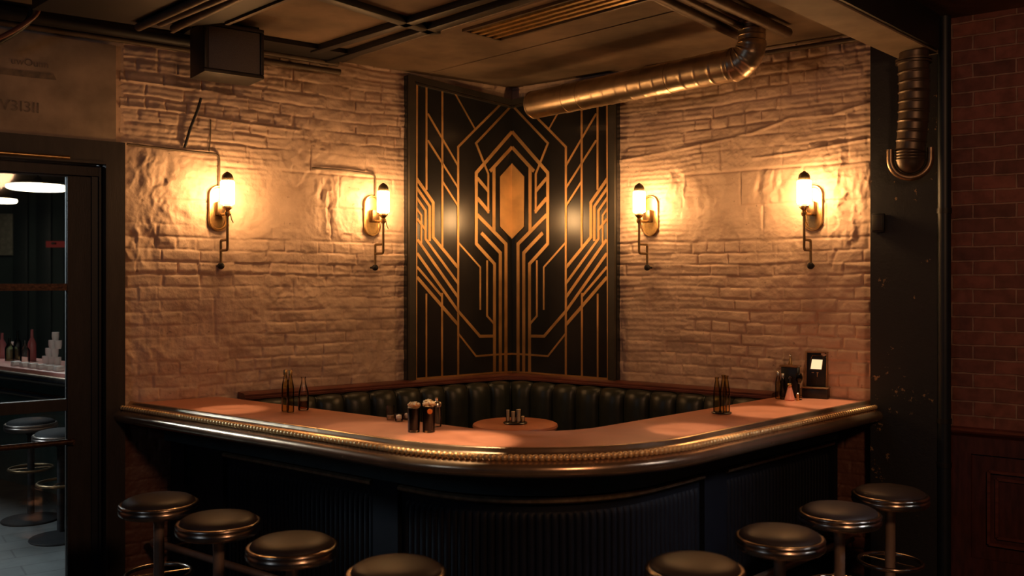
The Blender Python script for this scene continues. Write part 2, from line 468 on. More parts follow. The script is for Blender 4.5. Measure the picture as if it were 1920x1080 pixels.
def relief(S, Zz, k, ridges, cracks, rocks=()):
    wz = Zz+.030*(fbm(S*2.2, Zz*2.2, k)-.5)+.012*(fbm(S*9, Zz*9, k+4)-.5)
    wx = S+.05*(fbm(S*3, Zz*3, k+9)-.5)
    RH = .0765
    row = np.floor(wz/RH).astype(int); fz = wz/RH-row
    off = (row % 2)*.5+TAB[row & 255, 7+k]*.35
    BW = np.where(TAB[(row*3) & 255, 31+k] > .62, .118, .218)
    bx = wx/BW+off; col = np.floor(bx).astype(int); fx = bx-col
    dz = np.minimum(fz, 1-fz)*RH; dx = np.minimum(fx, 1-fx)*BW
    jw = .0078
    j = np.maximum(.8*np.exp(-(dz/jw)**2), 1.0*np.exp(-(dx/jw)**2)*(TAB[col & 255, row & 255] > .25))
    prot = TAB[(col*7+row*13) & 255, (row*5+k) & 255]
    h = .008*(prot-.5)-.0105*j*np.clip(2.2*fbm(S*3.2, Zz*3.2, k+20, 3)-.35, .1, 1.5)
    edge = fbm(S*1.7, Zz*1.7, k+33)
    m = sstep(1.98, 2.16, Zz+.35*(edge-.5))*(1-sstep(2.62, 2.85, Zz+.5*(edge-.5)))
    m = np.maximum(m, sstep(.60, .70, fbm(S*1.3, Zz*2.1, k+41))*.8)
    h = h*(1-.86*m)
    h = h+.024*(fbm(S*2.6, Zz*4, k+50)-.5)+.012*(fbm(S*9, Zz*11, k+52)-.5)+.009*(fbm(S*26, Zz*26, k+55)-.5)
    rid = 1-np.abs(2*fbm(S*9+1.6*fbm(S*5, Zz*5, k+2), Zz*4.5+1.6*fbm(S*5, Zz*5, k+3), k+60, 3)-1)
    pm = sstep(.52, .64, fbm(S*1.5, Zz*1.2, k+70))*m*.6
    for (rs_, rz_, rr__) in rocks:
        pm = np.maximum(pm, 1-sstep(.55, 1.15, np.hypot((S-rs_)*1.1, Zz-rz_)/rr__+.5*(fbm(S*5, Zz*5, k+77)-.5)))
    h = h+.034*(rid-.75)*pm+.012*(fbm(S*22, Zz*13, k+78)-.5)*pm
    # wide shallow blocks under the plaster
    bj = np.minimum(np.abs((Zz/.23) % 1-.5), 9); bi = np.floor(Zz/.23).astype(int)
    fx2 = (S/.42+TAB[bi & 255, 90+k]) % 1
    bl = np.maximum(np.exp(-((.5-bj)*.23/.008)**2), np.exp(-((np.minimum(fx2, 1-fx2))*.42/.007)**2))
    h = h-.007*bl*m*sstep(.42, .58, fbm(S*1.9, Zz*1.9, k+66))
    rb = .5-.5*np.cos(2*PI*(Zz/.035+1.5*fbm(S*2, Zz*3, k+80)))
    h = h+.003*rb*sstep(.45, .6, fbm(S*1.1, Zz*.9, k+75))
    for pts, amp, w in ridges:
        h = h+amp*np.exp(-(polydist(S, Zz, pts)/w)**2)*(.6+.8*fbm(S*6, Zz*6, k+90))
    for pts, amp, w in cracks:
        h = h-amp*np.exp(-(polydist(S+.02*(fbm(S*12, Zz*12, k+95)-.5), Zz, pts)/w)**2)
    return h
def brick_patch(mb, U, N, s0, s1, z0, z1, step, k, ridges=(), cracks=(), rocks=()):
    ns = int(round((s1-s0)/step))+1; nz = int(round((z1-z0)/step))+1
    s = np.linspace(s0, s1, ns); z = np.linspace(z0, z1, nz)
    S, Zz = np.meshgrid(s, z, indexing='ij')
    h = relief(S, Zz, k, ridges, cracks, rocks)
    P = np.zeros((ns, nz, 3))
    P[..., 0] = O.x+U.x*S+N.x*h; P[..., 1] = O.y+U.y*S+N.y*h; P[..., 2] = Zz
    idx = np.arange(ns*nz).reshape(ns, nz)
    f = np.stack([idx[:-1, :-1], idx[1:, :-1], idx[1:, 1:], idx[:-1, 1:]], -1).reshape(-1, 4)
    if U is UL: f = f[:, ::-1]
    return P.reshape(-1, 3), f
def wall_object(name, patches, boxes, material):
    vs, fs, b = [], [], 0
    for P, f in patches:
        vs.append(P); fs.append(f+b); b += len(P)
    mb = MB()
    for bx in boxes: mb.prism(*bx)
    P2 = np.array([tuple(v) for v in mb.v]); nv = b+len(P2)
    vs.append(P2)
    quads = np.concatenate(fs)
    allv = np.concatenate(vs)
    # flat backing: all prism faces are quads
    q2 = np.array([f for f in mb.f])+b
    quads = np.concatenate([quads, q2])
    me = bpy.data.meshes.new(name)
    me.vertices.add(len(allv)); me.vertices.foreach_set('co', allv.ravel())
    me.loops.add(quads.size); me.loops.foreach_set('vertex_index', quads.ravel().astype(np.int32))
    me.polygons.add(len(quads)); me.polygons.foreach_set('loop_start', np.arange(0, quads.size, 4, dtype=np.int32))
    me.update(calc_edges=True); me.validate()
    me.shade_smooth(); me.set_sharp_from_angle(angle=math.radians(75))
    me.materials.append(material)
    o = bpy.data.objects.new(name, me); C.objects.link(o); o['kind'] = 'structure'
    return o
def slab(U, N, s0, s1, z0, z1, n0, n1):
    return ([wall_pt(U, N, s0, n0, z0), wall_pt(U, N, s1, n0, z0), wall_pt(U, N, s1, n0, z1), wall_pt(U, N, s0, n0, z1)], N*(n1-n0))
def WLp(pts): return [sz(x, y, NL, UL) for x, y in pts]
def WRp(pts): return [sz(x, y, NR, UR) for x, y in pts]

S_TRIM = sz(232, 500, NL, UL)[0]          # right edge of the door casing
DOOR_W, Z_HEAD = 1.05, 2.62
rl = [(WLp([(217, 148), (300, 160), (440, 178)]), .013, .010), (WLp([(217, 197), (330, 208), (420, 226), (560, 245)]), .010, .009),
      (WLp([(240, 507), (330, 505), (470, 508), (640, 516)]), .006, .016), (WLp([(560, 345), (572, 322), (600, 316)]), .006, .01)]
cl = [(WLp([(400, 560), (405, 640)]), .006, .008), (WLp([(338, 215), (332, 260)]), .006, .006), (WLp([(552, 205), (550, 262)]), .006, .006)]
rr_ = [(WRp([(1170, 300), (1290, 277), (1410, 250), (1480, 222), (1560, 215), (1640, 190)]), .009, .010),
       (WRp([(1412, 297), (1500, 285), (1640, 258)]), .008, .009), (WRp([(1180, 492), (1330, 500), (1500, 488), (1640, 500)]), .006, .016)]
cr_ = [(WRp([(1534, 120), (1534, 190)]), .008, .006), (WRp([(1466, 120), (1466, 205)]), .006, .006), (WRp([(1577, 68), (1577, 95)]), .008, .006),
       (WRp([(1568, 470), (1560, 500)]), .008, .008)]
SL_END = S_TRIM+DOOR_W
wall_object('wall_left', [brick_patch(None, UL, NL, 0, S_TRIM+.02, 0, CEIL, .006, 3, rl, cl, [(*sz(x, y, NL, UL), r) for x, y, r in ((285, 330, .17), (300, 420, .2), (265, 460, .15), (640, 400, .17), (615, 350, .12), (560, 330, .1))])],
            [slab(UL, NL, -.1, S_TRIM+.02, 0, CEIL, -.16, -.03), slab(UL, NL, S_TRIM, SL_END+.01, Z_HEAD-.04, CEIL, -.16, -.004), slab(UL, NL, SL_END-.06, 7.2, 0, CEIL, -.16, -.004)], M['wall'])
S_COL0 = sz(1641, 500, NR, UR)[0]
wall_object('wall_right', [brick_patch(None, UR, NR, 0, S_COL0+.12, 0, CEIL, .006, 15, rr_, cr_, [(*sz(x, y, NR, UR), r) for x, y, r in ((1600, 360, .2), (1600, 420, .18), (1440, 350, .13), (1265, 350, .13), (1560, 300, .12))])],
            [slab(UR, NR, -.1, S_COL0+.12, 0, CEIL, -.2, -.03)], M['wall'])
# red brick stretch beyond the column (UV in metres)
def uv_wall(name, U, N, s0, s1, z0, z1, n, th, m):
    mb = MB(); mb.prism(*slab(U, N, s0, s1, z0, z1, n-th, n))
    me = bpy.data.meshes.new(name); me.from_pydata([tuple(v) for v in mb.v], [], mb.f)
    uvl = me.uv_layers.new(name='UVMap')
    for l in me.loops:
        p = Vector(me.vertices[l.vertex_index].co)-O
        uvl.data[l.index].uv = (p.dot(U), p.z)
    bm = bmesh.new(); bm.from_mesh(me); bmesh.ops.recalc_face_normals(bm, faces=bm.faces[:]); bm.to_mesh(me); bm.free()
    me.materials.append(m)
    o = bpy.data.objects.new(name, me); C.objects.link(o); o['kind'] = 'structure'
    return o
S_COL1 = sz(1757, 500, NR, UR, .1)[0]
uv_wall('wall_right_brick', UR, NR, S_COL1-.05, 6.0, 0, CEIL, .03, .2, M['brick'])

# floor and ceiling
mb = MB(); mb.box((-2, 6, -.05), (24, 20, .1)); struct(obj('floor', mb, M['floor'], smooth=False))
mb = MB(); mb.box((-2, 6, CEIL+.05), (24, 20, .1)); struct(obj('ceiling', mb, M['ceil'], smooth=False))

# ------------------------------------------------------------------ door in the left wall
door = empty('door_1'); struct(door, 'dark framed glazed door looking into a second bar room', 'door')
mb = MB()
W = .11
for (s0, s1, z0, z1) in ((S_TRIM, S_TRIM+W, 0, Z_HEAD), (S_TRIM+W, SL_END-.06, Z_HEAD-.125, Z_HEAD)):
    mb.prism(*slab(UL, NL, s0, s1, z0, z1, -.05, .035))
mb.prism(*slab(UL, NL, S_TRIM+W-.012, S_TRIM+W, 0, Z_HEAD-.125, -.05, .045))
mb.prism(*slab(UL, NL, S_TRIM+W, SL_END-.06, Z_HEAD-.137, Z_HEAD-.125, -.05, .045))
obj('door_casing', mb, M['black_wood'], door, smooth=False)
zh = on_wall(65, 291, NL, .05).z
mb = MB(); mb.tube([wall_pt(UL, NL, sz(131, 300, NL, UL, .05)[0], .045, zh), wall_pt(UL, NL, SL_END-.06, .045, zh)], .012, n=10); obj('head_moulding', mb, M['brass'], door)
mb = MB()   # reveal and stop
mb.prism(*slab(UL, NL, S_TRIM+.07, S_TRIM+W+.015, 0, Z_HEAD-.13, -.16, -.05))
mb.prism(*slab(UL, NL, S_TRIM+W+.015, S_TRIM+W+.05, 0, Z_HEAD-.15, -.16, -.08))
obj('jamb', mb, M['blue_wood'], door, smooth=False)
mb = MB()
mb.prism(*slab(UL, NL, S_TRIM+W, SL_END-.06, Z_HEAD-.2, Z_HEAD-.137, -.16, -.06))
obj('head_jamb', mb, M['black_wood'], door, smooth=False)
SG = sz(124, 500, NL, UL, -.13)[0]
ZG = on_wall(120, 331, NL, -.13).z
mb = MB(); mb.prism(*slab(UL, NL, S_TRIM+W+.05, SG, 0, Z_HEAD-.2, -.16, -.10)); mb.prism(*slab(UL, NL, SG-.012, SG, 0, ZG, -.16, -.092))
obj('stile', mb, M['black_wood'], door, smooth=False)
mb = MB(); mb.prism(*slab(UL, NL, SG, SL_END-.06, ZG, Z_HEAD-.2, -.16, -.10)); obj('top_rail', mb, M['black_wood'], door, smooth=False)
mb = MB(); mb.prism(*slab(UL, NL, SL_END-.1, SL_END-.06, 0, Z_HEAD-.2, -.16, -.06)); obj('stile', mb, M['black_wood'], door, smooth=False)
def dz(px, py): return on_wall(px, py, NL, -.12).z
mb = MB(); mb.prism(*slab(UL, NL, SG, SL_END-.1, dz(60, 545), dz(60, 532), -.15, -.10)); obj('glazing_bar', mb, M['rust'], door, smooth=False)
mb = MB(); mb.prism(*slab(UL, NL, SG, SL_END-.1, dz(60, 774), dz(60, 752), -.15, -.10)); obj('middle_rail', mb, M['black_wood'], door, smooth=False)
mb = MB(); a = wall_pt(UL, NL, SG-.02, -.06, dz(60, 832)); b = wall_pt(UL, NL, SL_END-.1, -.06, dz(60, 832))
mb.tube([a, b], .017); mb.bar(a+Z*-.004, a+NL*-.05+Z*-.004, .03, .03)
obj('push_bar', mb, M['rust'], door)
mb = MB(); mb.prism(*slab(UL, NL, SG-.005, SL_END-.09, .0, ZG+.01, -.134, -.129)); obj('glass', mb, M['pane'], door, smooth=False)

# yellowed board above the door
s_r = sz(217, 150, NL, UL, .02)[0]
zt, zb = 3.19, on_wall(217, 266, NL, .03).z
sb = thing('sign_board', 'yellowed board with faded lettering above the glazed door', 'sign', wall_pt(UL, NL, s_r, .006, zb))
mb = MB(); mb.prism(*slab(UL, NL, s_r, s_r+1.1, zb, zt, .004, .026)); obj('panel', mb, M['board'], sb, smooth=False)
def text_mesh(txt, size):
    cu = bpy.data.curves.new('lettering', 'FONT'); cu.body = txt; cu.size = size; cu.extrude = .0006
    o = bpy.data.objects.new('lettering_curve', cu); C.objects.link(o)
    dg = bpy.context.evaluated_depsgraph_get(); dg.update()
    me = bpy.data.meshes.new_from_object(o.evaluated_get(dg))
    bpy.data.objects.remove(o); bpy.data.curves.remove(cu)
    mb = MB(); mb.add([v.co.copy() for v in me.vertices], [tuple(p.vertices) for p in me.polygons]); bpy.data.meshes.remove(me)
    return mb
def put_text(name, txt, size, U, N, px, py, n, m, parent, flipx=False):
    p = on_wall(px, py, N, n)
    right = -U if U is UL else U
    MM = Matrix((right, Z, N)).transposed().to_4x4(); MM.translation = p
    mb = text_mesh(txt, size); mb.v = [MM @ v for v in mb.v]
    return obj(name, mb, m, parent, smooth=False)
put_text('lettering', 'V3I3II', .085, UL, NL, 0, 205, .0268, M['ink'], sb)
put_text('small_lettering', 'uwOunn', .055, UL, NL, 20, 119, .0268, M['ink'], sb)
mb = MB()
pa = [on_wall(x, y, NL, .0265) for x, y in ((-40, 123), (100, 138), (106, 150), (60, 146), (-40, 134))]
mb.prism(pa, NL*.001); obj('worn_stripe', mb, M['ink'], sb, smooth=False)

# ------------------------------------------------------------------ art deco corner panel
deco = thing('wall_panel', 'black folding art deco panel with gold line inlay in the corner', 'wall panel', (0, 7.2, 1.08))
NB = .045
def U2(x, y): return sz(740+x/3.6, 120+y/3.6, NL, UL, NB)      # traced crop coordinates -> (s, z) on the panel's face
def P2(x, y): return sz(x, y, NL, UL, NB)
def strip(mb, pts, w, U, N, n0, n1):
    """mitred flat strip along 2D (s,z) points"""
    n = len(pts); L, R = [], []
    for i in range(n):
        p = Vector(pts[i])
        d1 = (p-Vector(pts[i-1])).normalized() if i else None
        d2 = (Vector(pts[i+1])-p).normalized() if i < n-1 else None
        if d1 is None: d1 = d2
        if d2 is None: d2 = d1
        n1_, n2_ = Vector((-d1.y, d1.x)), Vector((-d2.y, d2.x))
        m = (n1_+n2_).normalized(); k = 1/max(.35, m.dot(n1_))
        L.append(p+m*(w/2*k)); R.append(p-m*(w/2*k))
    rows = []
    for l, r in zip(L, R):
        rows.append([wall_pt(U, N, max(0, l.x), n0, l.y), wall_pt(U, N, max(0, l.x), n1, l.y), wall_pt(U, N, max(0, r.x), n1, r.y), wall_pt(U, N, max(0, r.x), n0, r.y)])
    mb.grid(rows, closed_v=True, caps=True)
K = .0011   # metres per traced unit of line width
LINES = [  # (width, points) left half; centre x = 790
 (20, [(140, 2130), (142, 1080), (147, 122)]), (20, [(140, 122), (215, 142), (400, 188), (720, 262), (790, 279)]),
 (12, [(150, 2124), (427, 2103), (680, 2083), (790, 2078)]),
 (15, [(213, 150), (213, 850)]), (13, [(212, 1550), (212, 2118)]), (15, [(320, 178), (320, 1235)]), (15, [(318, 1545), (318, 2110)]),
 (16, [(427, 2100), (427, 560), (545, 440), (722, 265)]), (11, [(404, 195), (541, 438)]),
 (16, [(790, 279), (548, 535), (630, 742), (630, 1008)]),
 (24, [(790, 457), (549, 735), (549, 1213), (672, 1350), (672, 2083)]),
 (15, [(622, 1325), (622, 1700), (672, 1758)]),
 (24, [(790, 562), (642, 724)]), (26, [(668, 690), (668, 1125)]),
 (24, [(556, 770), (630, 858)]), (26, [(556, 905), (634, 998)]),
 (26, [(556, 1018), (749, 1215), (749, 2080)]), (26, [(583, 1140), (711, 1275), (711, 2080)]),
 (14, [(222, 335), (427, 688)]), (14, [(222, 515), (427, 838)]), (14, [(322, 795), (427, 960)]),
 (22, [(145, 772), (258, 935), (258, 1170), (424, 1372)]), (20, [(145, 832), (234, 962), (234, 1195), (424, 1472)][:3]),
 (18, [(145, 900), (206, 990), (206, 1180), (424, 1478)]), (14, [(147, 975), (178, 1022), (178, 1210)]),
 (20, [(152, 1185), (424, 1572)]), (16, [(150, 1045), (206, 1120)]), (20, [(150, 1278), (424, 1665), (574, 1838), (672, 1836)]),
 (17, [(150, 1370), (315, 1565)]), (22, [(150, 1440), (424, 1758)]),
 (13, [(430, 1822), (548, 1972), (672, 1962), (790, 1956)]), (13, [(432, 1210), (576, 1372), (576, 1660)]),
]
for side, (U, N) in enumerate(((UL, NL), (UR, NR))):
    o1, o2, o3, o4 = P2(763, 141), P2(960, 190), P2(960, 716), P2(763, 724)
    mb = MB()
    mb.prism([wall_pt(U, N, s, .0, z) for s, z in (o1, (0, o2[1]), (0, o3[1]), o4)], N*NB)
    obj('board', mb, M['panel'], deco, smooth=False)
    mb = MB()
    fo = [P2(769, 724), P2(769, 147), (0, P2(960, 195)[1])]
    strip(mb, fo, .042, U, N, .0, NB+.03)
    fi = [P2(776.5, 724), P2(776.5, 157), (0, P2(960, 203)[1])]
    strip(mb, fi, .012, U, N, .0, NB+.018)
    obj('frame', mb, M['panel_frame'], deco, smooth=False)
    mb = MB()
    for i, (w, pts) in enumerate(LINES):
        strip(mb, [U2(*p) for p in pts], w*K, U, N, NB-.002, NB+.004+.00012*(i % 7))
    strip(mb, [(.011, U2(790, 1185)[1]), (.011, U2(790, 2080)[1])], .02, U, N, NB-.002, NB+.004)
    obj('gold_inlay', mb, M['gold'], deco, smooth=False)
mb = MB()
for U, N in ((UL, NL), (UR, NR)):
    poly = [U2(*p) for p in ((790, 668), (708, 760), (708, 1098), (790, 1182))]
    mb.prism([wall_pt(U, N, max(0, s), NB-.002, z) for s, z in poly], N*.009)
obj('medallion', mb, M['gold'], deco, smooth=False)

# ------------------------------------------------------------------ bar
aL = Vector((.79, -.613, 0)).normalized(); iL = Vector((-aL.y, aL.x, 0))
aR = Vector((.71, .704, 0)).normalized(); iR = Vector((-aR.y, aR.x, 0))
PL0 = Vector((-1.334, 4.865, 0)); PR0 = Vector((.786, 4.3, 0))
R0 = 1.0
def isect(p, d, q, e):
    den = d.x*e.y-d.y*e.x
    t = ((q.x-p.x)*e.y-(q.y-p.y)*e.x)/den
    return p+d*t
KC = isect(PL0+iL*R0, aL, PR0+iR*R0, aR)          # centre of the rounded corner
def barpath(off, n_end=.006, nl=30, na=40):
    """points of the counter line moved in by off; ends on the walls"""
    r = R0-off
    tl, tr = KC-iL*r, KC-iR*r
    p0 = tl-aL*((tl-O).dot(NL)-n_end)/aL.dot(NL)
    p1 = tr+aR*(-((tr-O).dot(NR)-n_end)/aR.dot(NR))
    out = [p0.lerp(tl, i/nl) for i in range(nl)]
    a0 = math.atan2(-iL.y, -iL.x); a1 = math.atan2(-iR.y, -iR.x)
    for i in range(na+1):
        a = a0+(a1-a0)*i/na
        out.append(KC+Vector((math.cos(a), math.sin(a), 0))*r)
    out += [tr.lerp(p1, (i+1)/nl) for i in range(nl)]
    return out
def barsweep(mb, prof, closed=True, **kw):
    cols = [[p+Z*z for p in barpath(o, **kw)] for o, z in prof]
    rows = [list(r) for r in zip(*cols)]
    mb.grid(rows, closed_v=closed, caps=closed)
bar = thing('bar_counter', 'curved red wood bar counter with bronze rail and dark fluted front', 'bar counter', (KC.x, KC.y, 0))
ZC = 1.07
mb = MB(); barsweep(mb, [(0, ZC), (.50, ZC), (.515, ZC-.006), (.52, ZC-.02), (.52, ZC-.045), (.51, ZC-.055), (0, ZC-.055)])
obj('countertop', mb, M['counter'], bar)
mb = MB()
roll = [(-.092-.036*math.cos(t), ZC-.066+.036*math.sin(t)) for t in np.linspace(PI*.62, -PI*.55, 12)]
roll = [(-.088-.034*math.cos(t), ZC-.068+.036*math.sin(t)) for t in np.linspace(-1.35, 1.9, 14)][::-1]
prof = [(0, ZC-.002), (-.002, ZC+.008), (-.008, ZC+.012), (-.016, ZC+.012), (-.022, ZC+.007), (-.026, ZC-.004), (-.034, ZC-.012), (-.048, ZC-.017), (-.062, ZC-.02), (-.066, ZC-.026)]
prof += [(-.082, ZC-.036), (-.096, ZC-.040), (-.112, ZC-.050), (-.121, ZC-.066), (-.119, ZC-.084), (-.108, ZC-.098), (-.088, ZC-.106), (-.06, ZC-.108), (0, ZC-.108)]
barsweep(mb, prof); obj('edge_rail', mb, M['rail'], bar, ang=60)
# beaded trim: one rope whose thickness swells into beads
bp_ = barpath(-.080, nl=600, na=700)
bp_ = [p+Z*(ZC-.0195) for p in bp_]
acc = [0]
for a, b in zip(bp_[:-1], bp_[1:]): acc.append(acc[-1]+(b-a).length)
def resample(pts, acc, step):
    out = []; j = 0; t = 0
    while t < acc[-1]:
        while acc[j+1] < t: j += 1
        f = (t-acc[j])/(acc[j+1]-acc[j]); out.append(pts[j].lerp(pts[j+1], f)); t += step
    return out
PIT = .0265
rp = resample(bp_, acc, PIT/8)
rs = [.0045+.0098*math.sqrt(abs(math.sin(PI*i/8))) for i in range(len(rp))]
mb = MB(); mb.tube(rp, .01, n=10, rs=rs); obj('beaded_trim', mb, M['bead'], bar, ang=80)

SB = .2            # setback of the bar front
class Path:
    def __init__(s, off, n_end):
        s.p = barpath(off, n_end=n_end, nl=200, na=240)
        s.a = [0]
        for a, b in zip(s.p[:-1], s.p[1:]): s.a.append(s.a[-1]+(b-a).length)
        s.L = s.a[-1]; s.j = 0
    def at(s, t):
        t = min(max(t, 0), s.L-1e-6)
        j = int(np.searchsorted(s.a, t, 'right'))-1
        f = (t-s.a[j])/(s.a[j+1]-s.a[j]); p = s.p[j].lerp(s.p[j+1], f)
        d = (s.p[j+1]-s.p[j]).normalized()
        return p, Vector((-d.y, d.x, 0))
    def find(s, px, z=.8):
        best = min(range(len(s.p)), key=lambda i: abs(HX+FOC*s.p[i].x/s.p[i].y-px))
        return s.a[best]
BP = Path(SB, .03)
def seg(mb, a0, a1, prof, n=None):
    """closed profile (outward offset, z) swept along the bar front between arc lengths"""
    n = n or max(2, int((a1-a0)/.03))
    rows = []
    for i in range(n+1):
        p, inn = BP.at(a0+(a1-a0)*i/n)
        rows.append([p-inn*o+Z*z for o, z in prof])
    mb.grid(rows, closed_v=True, caps=True)
def rect(o0, o1, z0, z1): return [(o0, z0), (o1, z0), (o1, z1), (o0, z1)]
mb = MB(); seg(mb, 0, BP.L, rect(-.18, 0, .0, ZC-.055)); obj('body', mb, M['navy'], bar, ang=30)
mb = MB(); seg(mb, 0, BP.L, rect(-.005, .045, .835, ZC-.06)); obj('apron', mb, M['teal'], bar, ang=30)
mb = MB(); seg(mb, 0, BP.L, rect(-.005, .03, 0, .1)); obj('plinth', mb, M['navy'], bar, ang=30)
pil = [(BP.find(330), BP.find(352)), (BP.find(398), BP.find(424)), (BP.find(708), BP.find(752)), (BP.find(1313), BP.find(1352)), (BP.find(1556), BP.find(1580))]
for a0, a1 in pil:
    mb = MB(); seg(mb, a0, a1, rect(-.005, .028, .1, .835), 3); obj('pilaster', mb, M['navy'], bar, smooth=False)
panels = [(pil[1][1], pil[2][0]), (pil[2][1], pil[3][0]), (pil[3][1], pil[4][0])]
for a0, a1 in panels:
    mb = MB(); seg(mb, a0+.01, a1-.01, [(-.004, .795), (.03, .795), (.04, .803), (.04, .815), (.03, .823), (-.004, .823)])
    obj('trim_strip', mb, M['trimbrass'], bar, ang=30)
    mb = MB(); w = .036; k = max(1, int((a1-a0-.03)/w)); w = (a1-a0-.03)/k
    rows = []
    for i in range(k*8+1):
        p, inn = BP.at(a0+.015+w*i/8)
        r = math.sqrt(max(0, math.sin(PI*(i % 8)/8)))
        rows.append([p-inn*(.012*r*q)+Z*(z) for q, z in ((1, .1), (1, .69), (1, .715), (.8, .733), (.4, .745), (0, .75))])
    mb.grid(rows); obj('reeded_panel', mb, M['navy'], bar, ang=70)
# foot rail
FP = [p+Z*.25 for p in barpath(SB-.15, n_end=.12, nl=30, na=30)]
mb = MB(); mb.tube(FP, .021, n=12); fr = obj('foot_rail', mb, M['pole'], bar)
for px in (360, 560, 900, 1330, 1540):
    a = BP.find(px); p, inn = BP.at(a)
    mb = MB(); mb.tube([p+Z*.25, p-inn*.15+Z*.25], .012, n=8); mb.lathe([(.0, -.004), (.03, -.004), (.03, .004), (0, .004)], M=Matrix.Translation(p-inn*.032+Z*.25) @ inn.to_track_quat('Z', 'Y').to_matrix().to_4x4(), n=16)
    obj('rail_bracket', mb, M['brass_dark'], fr)

# ------------------------------------------------------------------ bar stools
SEATZ = .76
def make_stool(label, seatm='seat', rimm='chrome', polem='pole', ringm='chrome'):
    t = thing('bar_stool', label, 'bar stool', (0, 0, 0))
    mb = MB(); mb.lathe([(0, .767), (.06, .766), (.11, .762), (.145, .754), (.162, .744), (.1665, .736), (.164, .73), (0, .728)], n=48); obj('seat_cushion', mb, M[seatm], t, local=True)
    mb = MB(); mb.lathe([(.1655, .732), (.173, .7345), (.181, .732), (.1845, .725), (.183, .718), (.1795, .715), (.183, .711), (.1855, .702), (.183, .690), (.175, .681), (.162, .677), (.03, .676)], n=56); obj('seat_rim', mb, M[rimm], t, local=True, ang=50)
    mb = MB(); mb.lathe([(.05, .676), (.045, .66), (.026, .64), (.0245, .62), (.0245, .05), (.03, .04)], n=24); obj('pole', mb, M[polem], t, local=True)
    mb = MB()
    mb.tube([(.15*math.cos(2*PI*i/40), .15*math.sin(2*PI*i/40), .39) for i in range(40)], .011, n=10, closed=True)
    for k in range(2):
        a = PI*k+.5
        mb.tube([(.02*math.cos(a), .02*math.sin(a), .39), (.148*math.cos(a), .148*math.sin(a), .39)], .005, n=8)
    obj('foot_ring', mb, M[ringm], t, local=True)
    mb = MB(); mb.lathe([(0, .0), (.2, .0), (.205, .006), (.2, .014), (.1, .035), (.04, .05), (0, .05)], n=48); obj('base', mb, M[polem], t, local=True)
    return t
stools = [(298, 931, 'bar stool by the left brick wall, nearest the glazed door'),
          (410, 966, 'second bar stool from the glazed door, left arm of the bar'),
          (548, 1009, 'third bar stool from the glazed door, left arm of the bar'),
          (743, 1056, 'bar stool at the left of the rounded bar corner, cut by the bottom edge'),
          (1303, 1050, 'bar stool at the right of the rounded bar corner, cut by the bottom edge'),
          (1462, 993, 'third bar stool from the black column, right arm of the bar'),
          (1574, 949, 'second bar stool from the black column, right arm of the bar'),
          (1669, 915, 'smallest looking bar stool, closest to the black column, foot ring visible')]
st0 = None
for i, (px, py, lab) in enumerate(stools):
    p = at_z(px, py, SEATZ)
    if st0 is None:
        st0 = make_stool(lab); st0.location = (p.x, p.y, 0); st0['group'] = 'round bar stools along the bar'
    else:
        dup(st0, (p.x, p.y, 0), i*.7, lab, 'round bar stools along the bar')

# ------------------------------------------------------------------ banquette following the corner
def wallpath(n, s0, s1, r):
    """line at distance n from both walls, rounded at the corner"""
    c = O+Vector((0, -n/.8, 0))                        # where the two offset lines meet
    half = math.acos(UL.dot(Vector((0, -1, 0))))       # angle between each wall and the bisector
    t = r/math.tan(half)
    pts = []
    A = c+UL*t; B = c+UR*t
    start = O+UL*s0+NL*n; end = O+UR*s1+NR*n
    cc = c+Vector((0, -1, 0))*(r/math.sin(half))
    a0 = math.atan2((A-cc).y, (A-cc).x); a1 = math.atan2((B-cc).y, (B-cc).x)
    for i in range(60): pts.append(start.lerp(A, i/60))
    for i in range(31):
        a = a0+(a1-a0)*i/30; pts.append(cc+Vector((math.cos(a), math.sin(a), 0))*r)
    for i in range(60): pts.append(B.lerp(end, (i+1)/60))
    return pts
class WPath(Path):
    def __init__(s, *a):
        s.p = wallpath(*a); s.a = [0]
        for x, y in zip(s.p[:-1], s.p[1:]): s.a.append(s.a[-1]+(y-x).length)
        s.L = s.a[-1]
ban = thing('banquette', 'dark green channel tufted leather banquette curving round the corner', 'bench', (0, 6.7, 0))
WP = WPath(.13, 2.13, 2.10, .22)
mb = MB()
rows = []; nch = int(round(WP.L/.195)); cw = WP.L/nch; SUB = 14
for i in range(nch*SUB+1):
    p, inn = WP.at(cw*i/SUB)
    u = (i % SUB)/SUB; b = math.sqrt(max(0, math.sin(PI*u))) if 0 < u < 1 else 0
    room = -inn
    rows.append([p+room*(o*(.35+.65*b))+Z*(z-.018*(1-b)*q) for o, z, q in ((-.02, 1.048, 1), (.03, 1.05, 1), (.06, 1.042, 1), (.082, 1.022, 1), (.095, .99, .6), (.1, .93, .2), (.1, .75, 0), (.098, .6, 0), (.09, .46, 0))])
mb.grid(rows); obj('back_cushion', mb, M['leather'], ban, ang=80)
